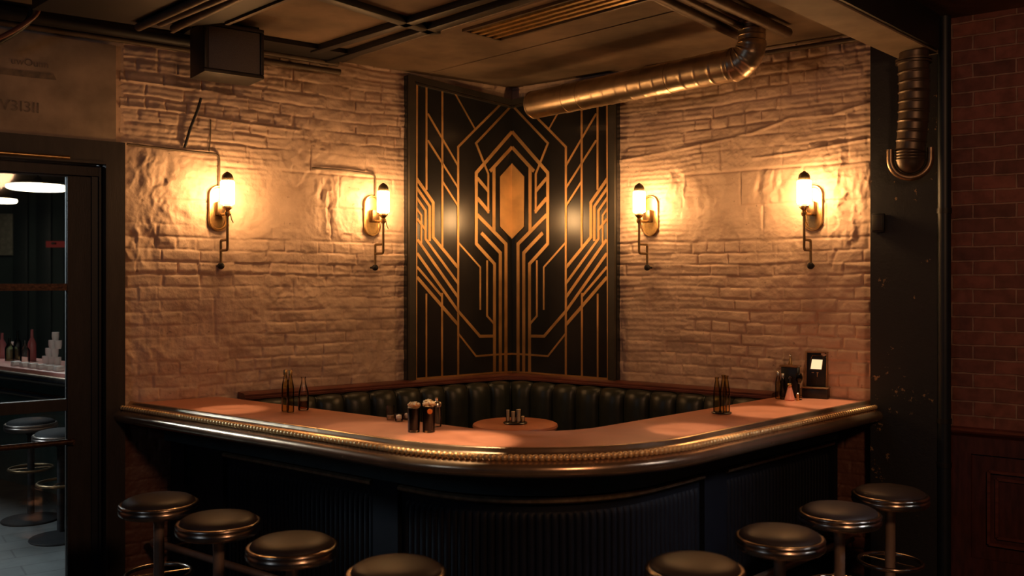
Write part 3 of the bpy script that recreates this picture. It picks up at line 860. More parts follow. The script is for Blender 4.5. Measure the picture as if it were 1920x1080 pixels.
# piping in the seams
for k in range(1, nch):
    p, inn = WP.at(cw*k); room = -inn
    mb = MB(); mb.tube([p+room*o+Z*z for o, z in ((.012, 1.036), (.026, 1.03), (.036, 1.016), (.04, .99), (.042, .93), (.042, .75), (.04, .5))], .0045, n=6)
    obj('piping', mb, M['leather'], ban)
mb = MB()
WC = WPath(.13, 2.2, 2.15, .2)
rows = []
for i in range(121):
    p, inn = WC.at(WC.L*i/120)
    rows.append([p-inn*o+Z*z for o, z in ((-.115, 1.05), (.0, 1.05), (.012, 1.054), (.012, 1.066), (.0, 1.07), (.0, 1.082), (-.02, 1.09), (-.115, 1.092))])
mb.grid(rows, closed_v=True, caps=True); obj('cap_rail', mb, M['redwood'], ban)
mb = MB(); rows = []
for i in range(121):
    p, inn = WP.at(WP.L*i/120)
    rows.append([p-inn*o+Z*z for o, z in ((.08, .46), (.45, .47), (.49, .45), (.5, .40), (.48, .36), (.08, .36))])
mb.grid(rows, closed_v=True, caps=True); obj('seat_cushion', mb, M['leather'], ban)
mb = MB(); rows = []
for i in range(121):
    p, inn = WP.at(WP.L*i/120)
    rows.append([p-inn*o+Z*z for o, z in ((-.11, .0), (.42, .0), (.42, .36), (.05, .36), (.02, 1.03), (-.11, 1.03))])
mb.grid(rows, closed_v=True, caps=True); obj('plinth', mb, M['redwood_dark'], ban)

# ------------------------------------------------------------------ round table with glasses
ZT = .93
pt = at_z(966, 793, ZT)
tb = thing('round_table', 'small round orange wood table in front of the corner banquette', 'table', (pt.x, pt.y, 0))
mb = MB(); mb.lathe([(0, ZT), (.245, ZT), (.258, ZT-.006), (.262, ZT-.018), (.256, ZT-.032), (0, ZT-.035)], n=64); obj('table_top', mb, M['counter'], tb, local=True)
mb = MB(); mb.lathe([(.1, ZT-.036), (.09, ZT-.06), (.03, ZT-.09), (.028, .06), (.05, .045)], n=24); obj('pedestal', mb, M['black_metal'], tb, local=True)
mb = MB(); mb.lathe([(0, 0), (.2, 0), (.2, .012), (.06, .045), (0, .045)], n=40); obj('base', mb, M['black_metal'], tb, local=True)
tr = tag(obj('serving_tray', MB().lathe([(0, ZT+.001), (.07, ZT+.001), (.075, ZT+.006), (.07, ZT+.010), (0, ZT+.008)], (pt.x, pt.y-.02, 0), 40), M['tray']), 'flat black tray at the middle of the round table', 'tray')
def tumbler(name, label, cat, p, r, h, m, group=None, fill=None, fm=None, wall=.0025):
    t = thing(name, label, cat, p, 0, group)
    mb = MB(); mb.lathe([(0, 0), (r*.88, 0), (r, h)], n=24); mb.f.pop(); obj('glass_body', mb, m, t, local=True)
    if fill:
        mb = MB(); rf = r*.88-wall+(r*.12)*fill-.0006
        mb.lathe([(0, .0065), (r*.88-wall-.0006, .0065), (rf, h*fill), (0, h*fill)], n=24); obj('drink', mb, fm, t, local=True)
    return t
for i, (dx, dy, r, h, lab) in enumerate(((-.045, 0, .013, .072, 'leftmost slim glass on the black tray of the round table'), (-.012, -.025, .015, .066, 'second slim glass on the black tray of the round table'),
                         (.02, -.022, .017, .078, 'tallest slim glass on the black tray of the round table'), (.046, .0, .014, .034, 'short tumbler at the end of the round table tray'))):
    tumbler('shot_glass', lab, 'glass', (pt.x+dx, pt.y-.02+dy, ZT+.0105), r, h, M['bottle_clear'], 'glasses on the round table tray', 1.0, M['cream'])

# ------------------------------------------------------------------ things on the counter
def cpt(px, py): return at_z(px, py, ZC)
def bottle(label, px, py, r, h, gm, neck=.012, group=None, liquid=None, lf=.5, cap=None, shoulder=.55, name='bottle', x=0, y=0):
    p = cpt(px, py); p = Vector((p.x+x, p.y+y, ZC+.0008))
    t = thing(name, label, 'bottle', p, 0, group)
    s = h*shoulder
    mb = MB(); mb.lathe([(0, 0), (r*.9, 0), (r, .006), (r, s), (r*.92, s+.02), (neck*1.3, s+.065 if s+.065 < h*.88 else h*.84), (neck, h*.9), (neck, h*.96), (neck*1.25, h*.965), (neck*1.25, h), (neck*.7, h), (0, h-.002)], n=28); obj('bottle_body', mb, gm, t, local=True)
    if liquid:
        mb = MB(); mb.lathe([(0, .0105), (r-.0038, .0105), (r-.0038, s*lf), (0, s*lf)], n=24); obj('liquid', mb, liquid, t, local=True)
    if cap:
        mb = MB(); mb.lathe([(neck*1.35, h-.022), (neck*1.4, h+.001), (neck*1.1, h+.006), (0, h+.007)], n=20); obj('bottle_cap', mb, cap, t, local=True)
    return t
g = 'bottles at the left end of the counter'
bottle('tall slim bottle with gold cap, outermost of the trio on the left counter', 535, 771, .021, .226, M['bottle_olive'], .008, g, None, cap=M['brass'])
bottle('tall slim bottle with gold cap, middle of the trio on the left counter', 546, 772, .021, .226, M['bottle_olive'], .008, g, None, cap=M['brass'], y=-.02)
bottle('shorter clear bottle with amber liquid, beside the two tall slim bottles', 569, 769, .03, .188, M['bottle_clear'], .011, g, M['amber'], .62, shoulder=.45)

tumbler('shot_glass', 'small clear glass left of the two dark drinks', 'glass', cpt(732, 787), .022, .075, M['bottle_clear'], None, .3, M['froth'])
def votive(label, px, py, r, h, m, group):
    p = cpt(px, py)
    t = thing('salt_dish', label, 'dish', (p.x, p.y, ZC+.0008), 0, group)
    mb = MB(); mb.lathe([(0, 0), (r*.8, 0), (r, h*.4), (r*.92, h), (r*.85, h), (r*.9, h*.42), (r*.7, .006), (0, .006)], n=20); obj('bowl', mb, m, t, local=True)
    mb = MB(); mb.lathe([(0, .0065), (r*.68, .0065), (r*.84, h*.42), (r*.6, h*.8), (0, h*.95)], n=20); obj('salt', mb, M['white'], t, local=True)
    return t
votive('low glass dish of white salt between the small glass and dark drinks', 748, 790, .024, .038, M['bottle_clear'], 'salt dishes by the dark drinks')
votive('tiny glass dish of white salt tucked against the dark drinks', 762, 786, .016, .034, M['bottle_clear'], 'salt dishes by the dark drinks')
def highball(label, px, py, r, h, seed, slice_=False):
    rnd = random.Random(seed); p = cpt(px, py)
    t = thing('tall_drink', label, 'drink', (p.x, p.y, ZC+.0008), 0, 'tall dark drinks on the counter')
    mb = MB(); mb.lathe([(0, 0), (r*.92, 0), (r, h)], n=28); mb.f.pop(); obj('glass_body', mb, M['bottle_clear'], t, local=True)
    mb = MB(); mb.lathe([(0, .0085), (r*.92-.003, .0085), (r-.003, h*.97), (0, h*.97)], n=28); obj('drink', mb, M['cola'], t, local=True)
    mb = MB()
    for k in range(15):
        a = k*2.4; q = r*.78*math.sqrt((k+.5)/15); cz = h*.965+.016*(1-(q/r)**2)+rnd.uniform(-.002, .010)
        MM = Matrix.Translation((q*math.cos(a), q*math.sin(a), cz)) @ Matrix.Rotation(rnd.uniform(0, 3), 4, Vector((rnd.random(), rnd.random(), 1)).normalized())
        mb.box((0, 0, 0), (.017, .015, .016), MM, .003)
    mb.lathe([(0, h*.93), (r-.0032, h*.93), (r-.0032, h*.985), (0, h*1.0)], n=24)
    obj('froth', mb, M['froth'], t, local=True)
    if slice_:
        mb = MB(); MM = Matrix.Translation((r*.25, -r*1.04, h*.80)) @ Matrix.Rotation(PI/2, 4, 'X')
        mb.lathe([(0, -.003), (.012, -.003), (.0125, 0), (.012, .003), (0, .003)], n=20, M=MM); obj('orange_slice', mb, M['citrus'], t, local=True)
    return t
highball('tall dark drink with pale froth, nearer the small clear glass', 776, 810, .031, .12, 1)
highball('tall dark drink with an orange slice on its rim', 804, 810, .032, .128, 2, True)
p = cpt(819, 800)
t = thing('shaker', 'glass shaker with pale metal lid behind the orange sliced drink', 'shaker', (p.x, p.y, ZC+.0008))
mb = MB(); mb.lathe([(0, 0), (.022, 0), (.025, .02), (.021, .1), (0, .1)], n=24); obj('glass_body', mb, M['bottle_clear'], t, local=True)
mb = MB(); mb.lathe([(.023, .1), (.023, .118), (.018, .124), (.006, .127), (.009, .135), (.009, .142), (0, .146)], n=24); obj('lid', mb, M['white_metal'], t, local=True)

g = 'bottle trio on a black tray at the right of the counter'
p = cpt(1353, 775)
tag(obj('bottle_tray', MB().lathe([(0, ZC+.0005), (.052, ZC+.0005), (.055, ZC+.006), (.05, ZC+.009), (0, ZC+.007)], (p.x, p.y, 0), 36), M['tray']), 'round black tray under the bottle trio on the right counter', 'tray')
for (dx, dy, h, lab) in ((-.026, .0, .19, 'olive glass bottle at the left of the trio on the right counter'), (.004, -.026, .205, 'olive glass bottle at the front of the trio on the right counter'), (.028, .006, .198, 'olive glass bottle at the right of the trio on the right counter')):
    b = bottle(lab, 1353, 775, .0195, h, M['bottle_olive'], .009, g, None, shoulder=.5, x=dx, y=dy); b.location.z = ZC+.0095
g = 'bottles near the lit stand'
bottle('small dark bottle pair, outer one near the dark caddy', 1459, 748, .017, .165, M['bottle_olive'], .007, g, None, cap=M['white_metal'])
bottle('small dark bottle touching the pink decanter, inner one of the pair', 1468, 749, .017, .155, M['dark_glass'], .007, g, None, cap=M['white_metal'])
p = cpt(1479, 750)
t = thing('decanter', 'conical decanter of pink liquid with gold collar', 'decanter', (p.x, p.y-.02, ZC+.0008))
mb = MB(); mb.lathe([(0, 0), (.028, 0), (.031, .006), (.010, .088), (0, .088)], n=28); obj('pink_body', mb, M['pink_liquid'], t, local=True)
mb = MB(); mb.lathe([(.0102, .086), (.0135, .09), (.0135, .1), (.0105, .104), (0, .104)], n=20); obj('collar', mb, M['brass'], t, local=True)
mb = MB(); mb.lathe([(.009, .1045), (.009, .12), (.012, .13), (.01, .142), (0, .147)], n=20); obj('stopper', mb, M['bottle_clear'], t, local=True)
p = cpt(1494, 751)
t = thing('gold_shaker', 'tiny gold shaker right of the pink decanter', 'shaker', (p.x, p.y-.02, ZC+.0008))
mb = MB(); mb.lathe([(0, 0), (.009, 0), (.0095, .004), (.007, .02), (.0085, .03), (.0075, .04)], n=18); obj('body', mb, M['brass'], t, local=True)
mb = MB(); mb.lathe([(.0075, .0402), (.008, .044), (.004, .049), (0, .05)], n=18); obj('lid', mb, M['white_metal'], t, local=True)
# caddy behind, with an oak lip
RZR = math.atan2(-.6, .8)
p = cpt(1482, 745)
t = thing('caddy', 'black caddy box with an oak top edge behind the pink decanter', 'caddy', (p.x, p.y, ZC+.0008), RZR)
mb = MB(); mb.box((0, 0, .095), (.105, .05, .19), bev=.004); obj('body', mb, M['face'], t, local=True)
mb = MB(); mb.box((0, -.002, .1965), (.12, .06, .012), bev=.003); obj('top_edge', mb, M['woodtrim'], t, local=True)
p2 = p+Vector((0, -.005, 0))
t = thing('swing_top_bottle', 'tall bottle neck with gold stopper standing on the black caddy', 'bottle', (p.x, p.y, ZC+.2040))
mb = MB(); mb.lathe([(0, 0), (.013, 0), (.014, .006), (.008, .03), (.0065, .05)], n=20); obj('bottle_body', mb, M['brass'], t, local=True)
mb = MB(); mb.lathe([(.0065, .0505), (.009, .053), (.0095, .06), (.006, .066), (0, .068)], n=20); obj('stopper', mb, M['white_metal'], t, local=True)
p = cpt(1492, 749)
t = thing('wine_glass', 'dark stemmed glass between the pink decanter and the lit stand', 'glass', (p.x+.015, p.y-.015, ZC+.0008))
mb = MB(); mb.lathe([(0, 0), (.02, 0), (.02, .002), (.003, .006), (.003, .095), (.012, .105), (.021, .125), (.022, .14), (.017, .16), (.0155, .16), (.02, .14), (.019, .127), (.011, .108), (0, .1)], n=24); obj('glass_body', mb, M['dark_glass'], t, local=True)
# lit stand
p = cpt(1530, 746)
LS = thing('lit_stand', 'black tabletop stand with oak edges and a lit cream panel', 'tabletop display', (p.x, p.y, ZC+.0008), RZR+.10)
mb = MB(); mb.box((0, 0, .03), (.155, .085, .06), bev=.006); obj('base', mb, M['face'], LS, local=True)
mb = MB(); mb.box((0, -.002, .0645), (.162, .092, .008), bev=.003); obj('base_edge', mb, M['woodtrim'], LS, local=True)
T = Matrix.Translation((0, .015, .069)) @ Matrix.Rotation(-.10, 4, 'X')
mb = MB(); mb.box((0, 0, .108), (.130, .024, .216), M=T, bev=.003); obj('face_board', mb, M['face'], LS, local=True)
mb = MB()
for c, s in (((-.064, -.006, .108), (.010, .03, .222)), ((.064, -.006, .108), (.010, .03, .222)), ((0, -.006, .214), (.118, .03, .010))): mb.box(c, s, M=T, bev=.002)
obj('oak_frame', mb, M['woodtrim'], LS, local=True)
mb = MB()
q = [(-.036, .108), (.030, .108), (.036, .168), (-.028, .168)]
mb.prism([T @ Vector((x, -.0125, z)) for x, z in q], (T.to_3x3() @ Vector((0, -.003, 0)))); obj('lit_panel', mb, M['screen'], LS, local=True, smooth=False)
mb = MB()
pts = [(-.041, .103), (.034, .103), (.041, .172), (.034, .193), (-.026, .193), (-.033, .172), (-.041, .103)]
mb.tube([T @ Vector((x, -.014, z)) for x, z in pts], .0028, n=6); obj('panel_surround', mb, M['brass_dark'], LS, local=True)
mb = MB(); mb.box((.006, -.0155, .086), (.012, .006, .007), M=T, bev=.001); mb.box((.006, -.0155, .072), (.004, .005, .024), M=T, bev=.001); obj('spout', mb, M['brass'], LS, local=True)
mb = MB(); mb.box((-.022, -.0145, .086), (.014, .004, .005), M=T, bev=.001); obj('badge', mb, M['brass'], LS, local=True)

# ------------------------------------------------------------------ sconces
def make_sconce(label):
    t = thing('wall_sconce', label, 'wall lamp', (0, 0, 0), 0, 'brass wall sconces')
    # local: x along the wall, -y out into the room, z up
    def stadium(w, h, n=12):
        r = w/2; out = []
        for i in range(n+1):
            a = PI*i/n; out.append((r*math.cos(a), h/2-r+r*math.sin(a)))
        for i in range(n+1):
            a = PI+PI*i/n; out.append((r*math.cos(a), -(h/2-r)+r*math.sin(a)))
        return out
    mb = MB()
    rings = [(1, .02), (1, -.008), (.93, -.014), (.80, -.014), (.74, -.009)]
    st = stadium(.125, .29)
    rows = [[Vector((x*k if k > .9 else x*k, y, z*(1-(1-k)*.45))) for x, z in st] for k, y in rings]
    mb.grid(rows, closed_v=True); mb.add(rows[-1], [tuple(range(len(st)))])
    obj('backplate', mb, M['brass'], t, local=True, ang=30)
    mb = MB(); mb.box((0, -.034, -.005), (.05, .052, .085), bev=.006); obj('mounting_block', mb, M['brass_dark'], t, local=True)
    N_ = -.165
    mb = MB(); mb.tube([(0, -.055, -.045), (0, N_, -.045)], .009, n=10); mb.lathe([(0, -.062), (.012, -.062), (.018, -.05), (.018, -.035), (.012, -.028), (0, -.028)], (0, N_, 0), 20)
    obj('arm', mb, M['brass'], t, local=True)
    mb = MB(); mb.lathe([(.010, -.03), (.017, -.02), (.030, -.008), (.030, .002), (.022, .006), (.022, .012), (0, .012)], (0, N_, 0), 24); obj('socket', mb, M['brass'], t, local=True)
    mb = MB(); mb.lathe([(0, .0125), (.036, .0125), (.0425, .018), (.0425, .152), (.036, .159), (0, .159)], (0, N_, 0), 28); obj('glass_shade', mb, M['shade'], t, local=True)
    mb = MB(); mb.lathe([(.034, .1592), (.036, .168), (.035, .180), (.031, .193), (.022, .204), (.011, .210), (.009, .214), (0, .217)], (0, N_, 0), 24); obj('cap', mb, M['shade_cap'], t, local=True)
    mb = MB(); yb = -.05
    mb.tube([(0, N_, -.06), (0, N_, -.255), (0, N_+.006, -.264), (0, N_+.014, -.268), (0, yb, -.268)], .0085, n=8)
    mb.tube([(0, N_, -.205), (0, yb-.012, -.205), (0, yb-.003, -.209), (0, yb, -.217), (0, yb, -.35)], .0085, n=8)
    obj('crank_rod', mb, M['rod'], t, local=True)
    mb = MB(); mb.sphere((0, yb, -.365), .022, 12); mb.tube([(0, yb, -.365), (0, .02, -.365)], .008, n=8); obj('knob', mb, M['black_metal'], t, local=True)
    mb = MB()
    for dx, dy, dz2 in ((.012, .012, -.12), (-.012, .014, -.115), (.02, -.012, -.10)):
        mb.tube([(dx*.6, N_+dy*.6, -.03), (dx, N_+dy*1.4, dz2+.02), (dx*1.4, N_+dy*2.0, dz2)], .003, n=6)
    mb.tube([(-.012, N_, -.045), (.02, N_-.012, -.045)], .004, n=6)
    obj('pull_prong', mb, M['brass'], t, local=True)
    return t
sc = [(409, 392, UL, NL, math.atan2(.6, .8), 'brass wall sconce on the left wall, nearer the glazed door'),
      (697, 407, UL, NL, math.atan2(.6, .8), 'brass wall sconce on the left wall, next to the black and gold panel'),
      (1220, 408, UR, NR, RZR, 'brass wall sconce on the right wall, next to the black and gold panel'),
      (1525, 390, UR, NR, RZR, 'brass wall sconce on the right wall, nearer the black column')]
s0 = None
ZS = 2.26
for px, py, U, N, rz, lab in sc:
    p = on_wall(px, py, N, 0.012); p.z = ZS
    if s0 is None:
        s0 = make_sconce(lab); s0.location = p; s0.rotation_euler = (0, 0, rz)
    else:
        dup(s0, p, rz, lab, 'brass wall sconces')

# conduits and cables on the left wall
def wall_run(name, label, cat, pts, N, n, r, m, group=None):
    P = [on_wall(x, y, N, n) for x, y in pts]
    Q = [P[0]]
    for i in range(1, len(P)-1):            # rounded bends
        a, b, c = P[i-1], P[i], P[i+1]
        d1 = min(.04, (b-a).length*.4); d2 = min(.04, (c-b).length*.4)
        s = b+(a-b).normalized()*d1; e = b+(c-b).normalized()*d2
        for k in range(6):
            t = k/5; Q.append(s*(1-t)**2+b*2*t*(1-t)+e*t*t)
    Q.append(P[-1])
    return tag(obj(name, MB().tube(Q, r, n=8), m), label, cat, group)
wall_run('conduit', 'thin wall conduit from the door casing to the first sconce', 'conduit', [(238, 270), (345, 283), (411, 289), (411, 352)], NL, .016, .0075, M['wall_conduit'], 'sconce conduits')
wall_run('conduit', 'short bent wall conduit feeding the sconce beside the panel', 'conduit', [(585, 315), (640, 319), (704, 327), (704, 374)], NL, .016, .0065, M['wall_conduit'], 'sconce conduits')
wall_run('cable', 'thick black cable hanging slantwise below the loudspeaker', 'cable', [(377, 184), (371, 205), (357, 240), (346, 277)], NL, .022, .009, M['black_metal'])
wall_run('wire', 'thin vertical wire right of the slanting black cable', 'wire', [(395, 224), (395, 250), (392, 284)], NL, .014, .004, M['wall_conduit'])

# ------------------------------------------------------------------ loudspeaker under the ceiling
RZL = math.atan2(.6, .8)
pf = at_d(439, 95, 5.40)
sp = thing('loudspeaker', 'black cube loudspeaker hung under the ceiling on the left', 'loudspeaker', pf, RZL)
w, h, d = .355, .29, .24
mb = MB(); mb.box((0, d/2, 0), (w, d, h), bev=.006); obj('cabinet', mb, M['speaker'], sp, local=True)
mb = MB(); mb.box((0, -.004, 0), (w-.05, .012, h-.05), bev=.004); obj('grille', mb, M['grille'], sp, local=True)
mb = MB()
for c, s in (((0, -.006, h/2-.011), (w-.004, .016, .02)), ((0, -.006, -h/2+.011), (w-.004, .016, .02)), ((w/2-.012, -.006, 0), (.02, .016, h-.045)), ((-w/2+.012, -.006, 0), (.02, .016, h-.045))):
    mb.box(c, s, bev=.003)
obj('front_frame', mb, M['panel_frame'], sp, local=True)
topz = CEIL-pf.z
mb = MB(); mb.box((.1, d*.5, (h/2+topz)/2), (.16, .1, topz-h/2+.002), bev=.002); obj('ceiling_bracket', mb, M['black_metal'], sp, local=True)

# ------------------------------------------------------------------ ceiling services
def zrun(name, label, cat, p0, p1, z, kind, w, h=None, m=None, ext=(0, 0), group=None, st=False):
    a, b = at_z(*p0, z), at_z(*p1, z); d = (b-a).normalized()
    a = a-d*ext[0]; b = b+d*ext[1]
    mb = MB()
    if kind == 'bar': mb.bar(a, b, w, h, bev=.004)
    else: mb.tube([a, b], w, n=12)
    o = obj(name, mb, m)
    tag(o, label, cat, group)
    if st: o['kind'] = 'structure'
    return o
zb_ = CEIL-.021
zrun('ceiling_batten', 'black ceiling batten crossing the two parallel battens', 'ceiling batten', (640, 3), (812, 57), zb_, 'bar', .07, .04, M['black_metal'], (1.2, .03), 'ceiling battens')
zrun('ceiling_batten', 'black ceiling batten ending at the left wall, nearer the corner', 'ceiling batten', (640, 106), (955, 5), zb_-.0, 'bar', .07, .04, M['black_metal'], (.22, 1.5), 'ceiling battens')
zrun('ceiling_batten', 'black ceiling batten ending at the left wall, nearer the loudspeaker', 'ceiling batten', (640, 79), (760, 42), zb_, 'bar', .06, .04, M['black_metal'], (.30, 1.5), 'ceiling battens')
zrun('ceiling_pipe', 'thin brown ceiling pipe beside the batten near the corner', 'pipe', (690, 97), (990, 5), CEIL-.014, 'tube', .013, None, M['conduit'], (.15, 1.5))
# wide black duct trough and conduits at the left
a0, a1 = at_z(335, 60, 3.2), at_z(437, 0, 3.2); b0, b1 = at_z(430, 40, 3.2), at_z(527, 0, 3.2)
da = (a1-a0).normalized()
mb = MB()
A, B_, C_, D = at_z(338, 52, 3.215), at_z(425, 42, 3.215), at_z(527, 0, 3.215), at_z(437, 0, 3.215)
C2, D2 = C_+(C_-B_).normalized()*1.5, D+(C_-B_).normalized()*1.5
mb.prism([A, B_, C2, D2], Z*(CEIL-3.215)); ct = obj('cable_trough', mb, M['black_metal'], smooth=False)
tag(ct, 'wide black ceiling trough behind the loudspeaker', 'cable trough')
lip = MB().bar(B_+Z*.0, C2+Z*.0, .022, .03); obj('lip', lip, M['conduit'], ct, smooth=False)
cs = [((262, 50), (372, 0)), ((303, 42), (405, 0)), ((328, 52), (436, 0))]
labs = ['brown ceiling conduit furthest from the loudspeaker, left of two others', 'brown ceiling conduit in the middle of three left of the trough', 'brown ceiling conduit running along the black trough edge']
for (q0, q1), lab in zip(cs, labs):
    zrun('ceiling_conduit', lab, 'conduit', q0, q1, 3.168, 'tube', .021, None, M['conduit'], (.02, 1.3), 'ceiling conduits on the left')
mb = MB()
A, B_, C_, D = at_z(60, 18, 3.19), at_z(322, 57, 3.19), at_z(432, 1, 3.19), at_z(215, -40, 3.19)
C2, D2 = C_+(C_-B_).normalized()*1.5, D+(C_-B_).normalized()*1.5
mb.prism([A, B_, C2, D2], Z*(CEIL-.001-3.19))  # black slab added to stand in for the unlit ceiling here
jo = tag(obj('ceiling_dark_slab', mb, M['black_metal'], smooth=False), 'broad black slab added to darken the unlit ceiling above the three brown conduits', 'dark slab')
lip = MB().bar(B_+Z*.0, C2+Z*.0, .02, .03); obj('lip', lip, M['conduit'], jo, smooth=False)
# pipes along the top of the walls
def along(name, label, cat, U, N, s0, s1, n, z, r, m, group=None):
    return tag(obj(name, MB().tube([wall_pt(U, N, s0, n, z), wall_pt(U, N, s1, n, z)], r, n=12), m), label, cat, group)
g = 'pipes along the top of the left wall'
along('wall_pipe', 'upper pipe along the top of the left brick wall', 'pipe', UL, NL, 1.52, 5.2, .055, CEIL-.03, .022, M['conduit'], g)
along('wall_pipe', 'lower pipe along the top of the left brick wall', 'pipe', UL, NL, 1.50, 5.2, .045, CEIL-.085, .02, M['conduit'], g)
along('black_pipe', 'fat black pipe running above the yellowed board', 'pipe', UL, NL, 2.35, 5.2, .14, CEIL-.05, .045, M['black_metal'])
along('wall_pipe', 'slim pipe along the top of the right wall beside the duct', 'pipe', UR, NR, 1.2, S_COL0-.05, .05, CEIL-.04, .016, M['conduit'], 'pipes along the top of the right wall')
# black cables at the upper left
pts = [on_wall(-30, 90, NL, .22), on_wall(0, 76, NL, .23), on_wall(30, 58, NL, .24), on_wall(54, 38, NL, .25), on_wall(60, 14, NL, .25)]
def smooth_pts(P, n=8):
    out = []
    for i in range(len(P)-1):
        p0, p1, p2, p3 = P[max(i-1, 0)], P[i], P[i+1], P[min(i+2, len(P)-1)]
        for k in range(n):
            t = k/n
            out.append(.5*((2*p1)+(p2-p0)*t+(2*p0-5*p1+4*p2-p3)*t*t+(3*p1-p0-3*p2+p3)*t**3))
    out.append(P[-1]); return out
tag(obj('hanging_cable', MB().tube(smooth_pts(pts), .018, n=10), M['black_metal']), 'thick black cable looping down at the upper left corner', 'cable')
pts2 = [p+NL*.05+Z*.03+UL*-.03 for p in pts]
tag(obj('hanging_tube', MB().tube(smooth_pts(pts2), .013, n=10), M['redwood']), 'thin reddish tube beside the looping black cable', 'tube')
mb = MB(); mb.prism(*slab(UL, NL, 1.5, 2.6, CEIL-.03, CEIL-.001, .10, .34))
tag(obj('ceiling_strip', mb, M['black_metal'], smooth=False), 'flat black ceiling strip along the left wall, between battens and loudspeaker', 'ceiling strip')
# slot vent
v = thing('slot_vent', 'long brass coloured slotted ceiling vent', 'vent', at_z(1000, 40, CEIL))
A, B_ = at_z(905, 63, CEIL), at_z(1115, 3, CEIL); d = (B_-A).normalized(); B_ = B_+d*.9; n_ = Z.cross(d)
mb = MB()
for k in (-.15, .15): mb.bar(A+n_*k-Z*.008, B_+n_*k-Z*.008, .018, .018)
mb.bar(A-n_*.159-Z*.008, A+n_*.159-Z*.008, .018, .018); obj('vent_frame', mb, M['conduit'], v, smooth=False)
mb = MB(); mb.bar(A-Z*.002, B_-Z*.002, .29, .003); obj('vent_throat', mb, M['black_metal'], v, smooth=False)
for k in (-.09, -.03, .03, .09):
    mb = MB(); mb.bar(A+n_*k-Z*.01+d*.01, B_+n_*k-Z*.01, .026, .012); obj('slat', mb, M['brass'], v, smooth=False)
# ceiling seam battens
zrun('trim_1', 'thin ceiling seam strip above the corner', 'ceiling seam', (807, 137), (1207, 36), CEIL-.003, 'bar', .014, .006, M['ceil'], (0, .8), st=True)
# spiral duct along the right wall
rd = .098
E0 = at_z(1000, 197, 3.075); E1 = at_z(1378, 121, 3.075)
du = thing('spiral_duct', 'round spiral metal duct along the right wall with an upturned elbow', 'duct', E0)
dd = (E1-E0).normalized(); L = (E1-E0).length
pts, rs = [], []
n = 220
for i in range(n+1):
    t = i/n; pts.append(E0+dd*(L*t)); u = (t*L/.105) % 1
    rs.append(rd*(1.0+(.028 if u < .09 else 0)) if t > .28 else rd)
mb = MB(); mb.tube(pts, rd, n=36, rs=rs, caps=False)
obj('duct_tube', mb, M['duct'], du, ang=50)
mb = MB(); mb.tube([E0-dd*.012, E0-dd*.004, E0+dd*.0, E0+dd*.012], rd, n=36, rs=[rd*.8, rd*.97, rd*1.03, rd*1.03]); obj('end_cap', mb, M['duct'], du)
for t in (.20, .28, .72):
    mb = MB(); mb.tube([E0+dd*(L*t-.02), E0+dd*(L*t+.02)], rd*1.03, n=36); obj('joint_band', mb, M['duct'], du)
# elbow, then up into the ceiling
re = .115; el, er = [], []
nn = 26
for i in range(nn+1):
    a = PI/2*i/nn
    el.append(E1+dd*(re*math.sin(a))+Z*(re*(1-math.cos(a)))); er.append(rd*(1-.18*i/nn)*(1.0+(.04 if i % 6 == 0 else 0)))
mb = MB(); mb.tube(el, rd, n=36, rs=er, caps=False); obj('elbow', mb, M['duct'], du, ang=50)
base = el[-1]; top = Vector((base.x, base.y, CEIL-.001)); rp, rr2 = [], []
for i in range(31):
    t = i/30; rp.append(base.lerp(top, t)); rr2.append(rd*.80*(1.035 if i % 8 < 1 else 1))
mb = MB(); mb.tube(rp, rd, n=36, rs=rr2); obj('riser', mb, M['duct'], du, ang=50)
# pipes near the riser
for q0, q1, r, lab in (((1290, 22), (1392, 70), .028, 'ceiling pipe touching the duct riser, lower of the pair'), ((1300, 5), (1400, 55), .018, 'thin ceiling pipe between the two fatter pipes by the riser'), ((1347, 2), (1480, 63), .03, 'ceiling pipe passing right of the duct riser to the wall')):
    zrun('ceiling_pipe', lab, 'pipe', q0, q1, CEIL-.045, 'tube', r, None, M['conduit'], (1.0, -.02), 'ceiling pipes beside the duct riser')

# ------------------------------------------------------------------ column, beam and flexible duct on the right
colm = empty('column'); struct(colm, 'black steel column with chipped paint between painted and red brick', 'column')
mb = MB(); mb.prism(*slab(UR, NR, S_COL0, S_COL1, 0, CEIL-.001, -.05, .10)); obj('column_face', mb, M['steel'], colm, smooth=False)
s2 = sz(1768, 500, NR, UR, .1)[0]
pp = thing('standpipe', 'dark blue vertical pipe between the column and the red brick', 'pipe', wall_pt(UR, NR, s2+.005, .09, 0))
mb = MB(); mb.tube([wall_pt(UR, NR, s2+.005, .09, 0.002), wall_pt(UR, NR, s2+.005, .09, CEIL-.002)], .036, n=20); obj('pipe_run', mb, M['blue_wood'], pp)
for zz in (.75, 1.0, 2.2):
    mb = MB(); mb.tube([wall_pt(UR, NR, s2+.005, .09, zz-.015), wall_pt(UR, NR, s2+.005, .09, zz+.015)], .04, n=20); obj('clamp', mb, M['black_metal'], pp)
p = wall_pt(UR, NR, sz(1647, 418, NR, UR, .12)[0], .12, on_wall(1647, 418, NR, .12).z)
jb = thing('junction_box', 'small dark junction box on the edge of the black column', 'junction box', p, RZR)
mb = MB(); mb.box((0, 0, 0), (.07, .036, .11), bev=.004); obj('box_body', mb, M['black_metal'], jb, local=True)
mb = MB(); mb.box((0, -.021, 0), (.055, .006, .09), bev=.002); obj('cover', mb, M['panel_frame'], jb, local=True)
ZB = 3.10
A, B_ = at_z(1642, 95, ZB), at_z(1712, 73, ZB); C_, D = at_z(1560, 0, ZB), at_z(1440, 0, ZB)
dm = ((A-D).normalized()+(B_-C_).normalized()).normalized(); nrm = Z.cross(dm)
wB = abs((C_-D).dot(nrm)); mid = (D+C_)/2
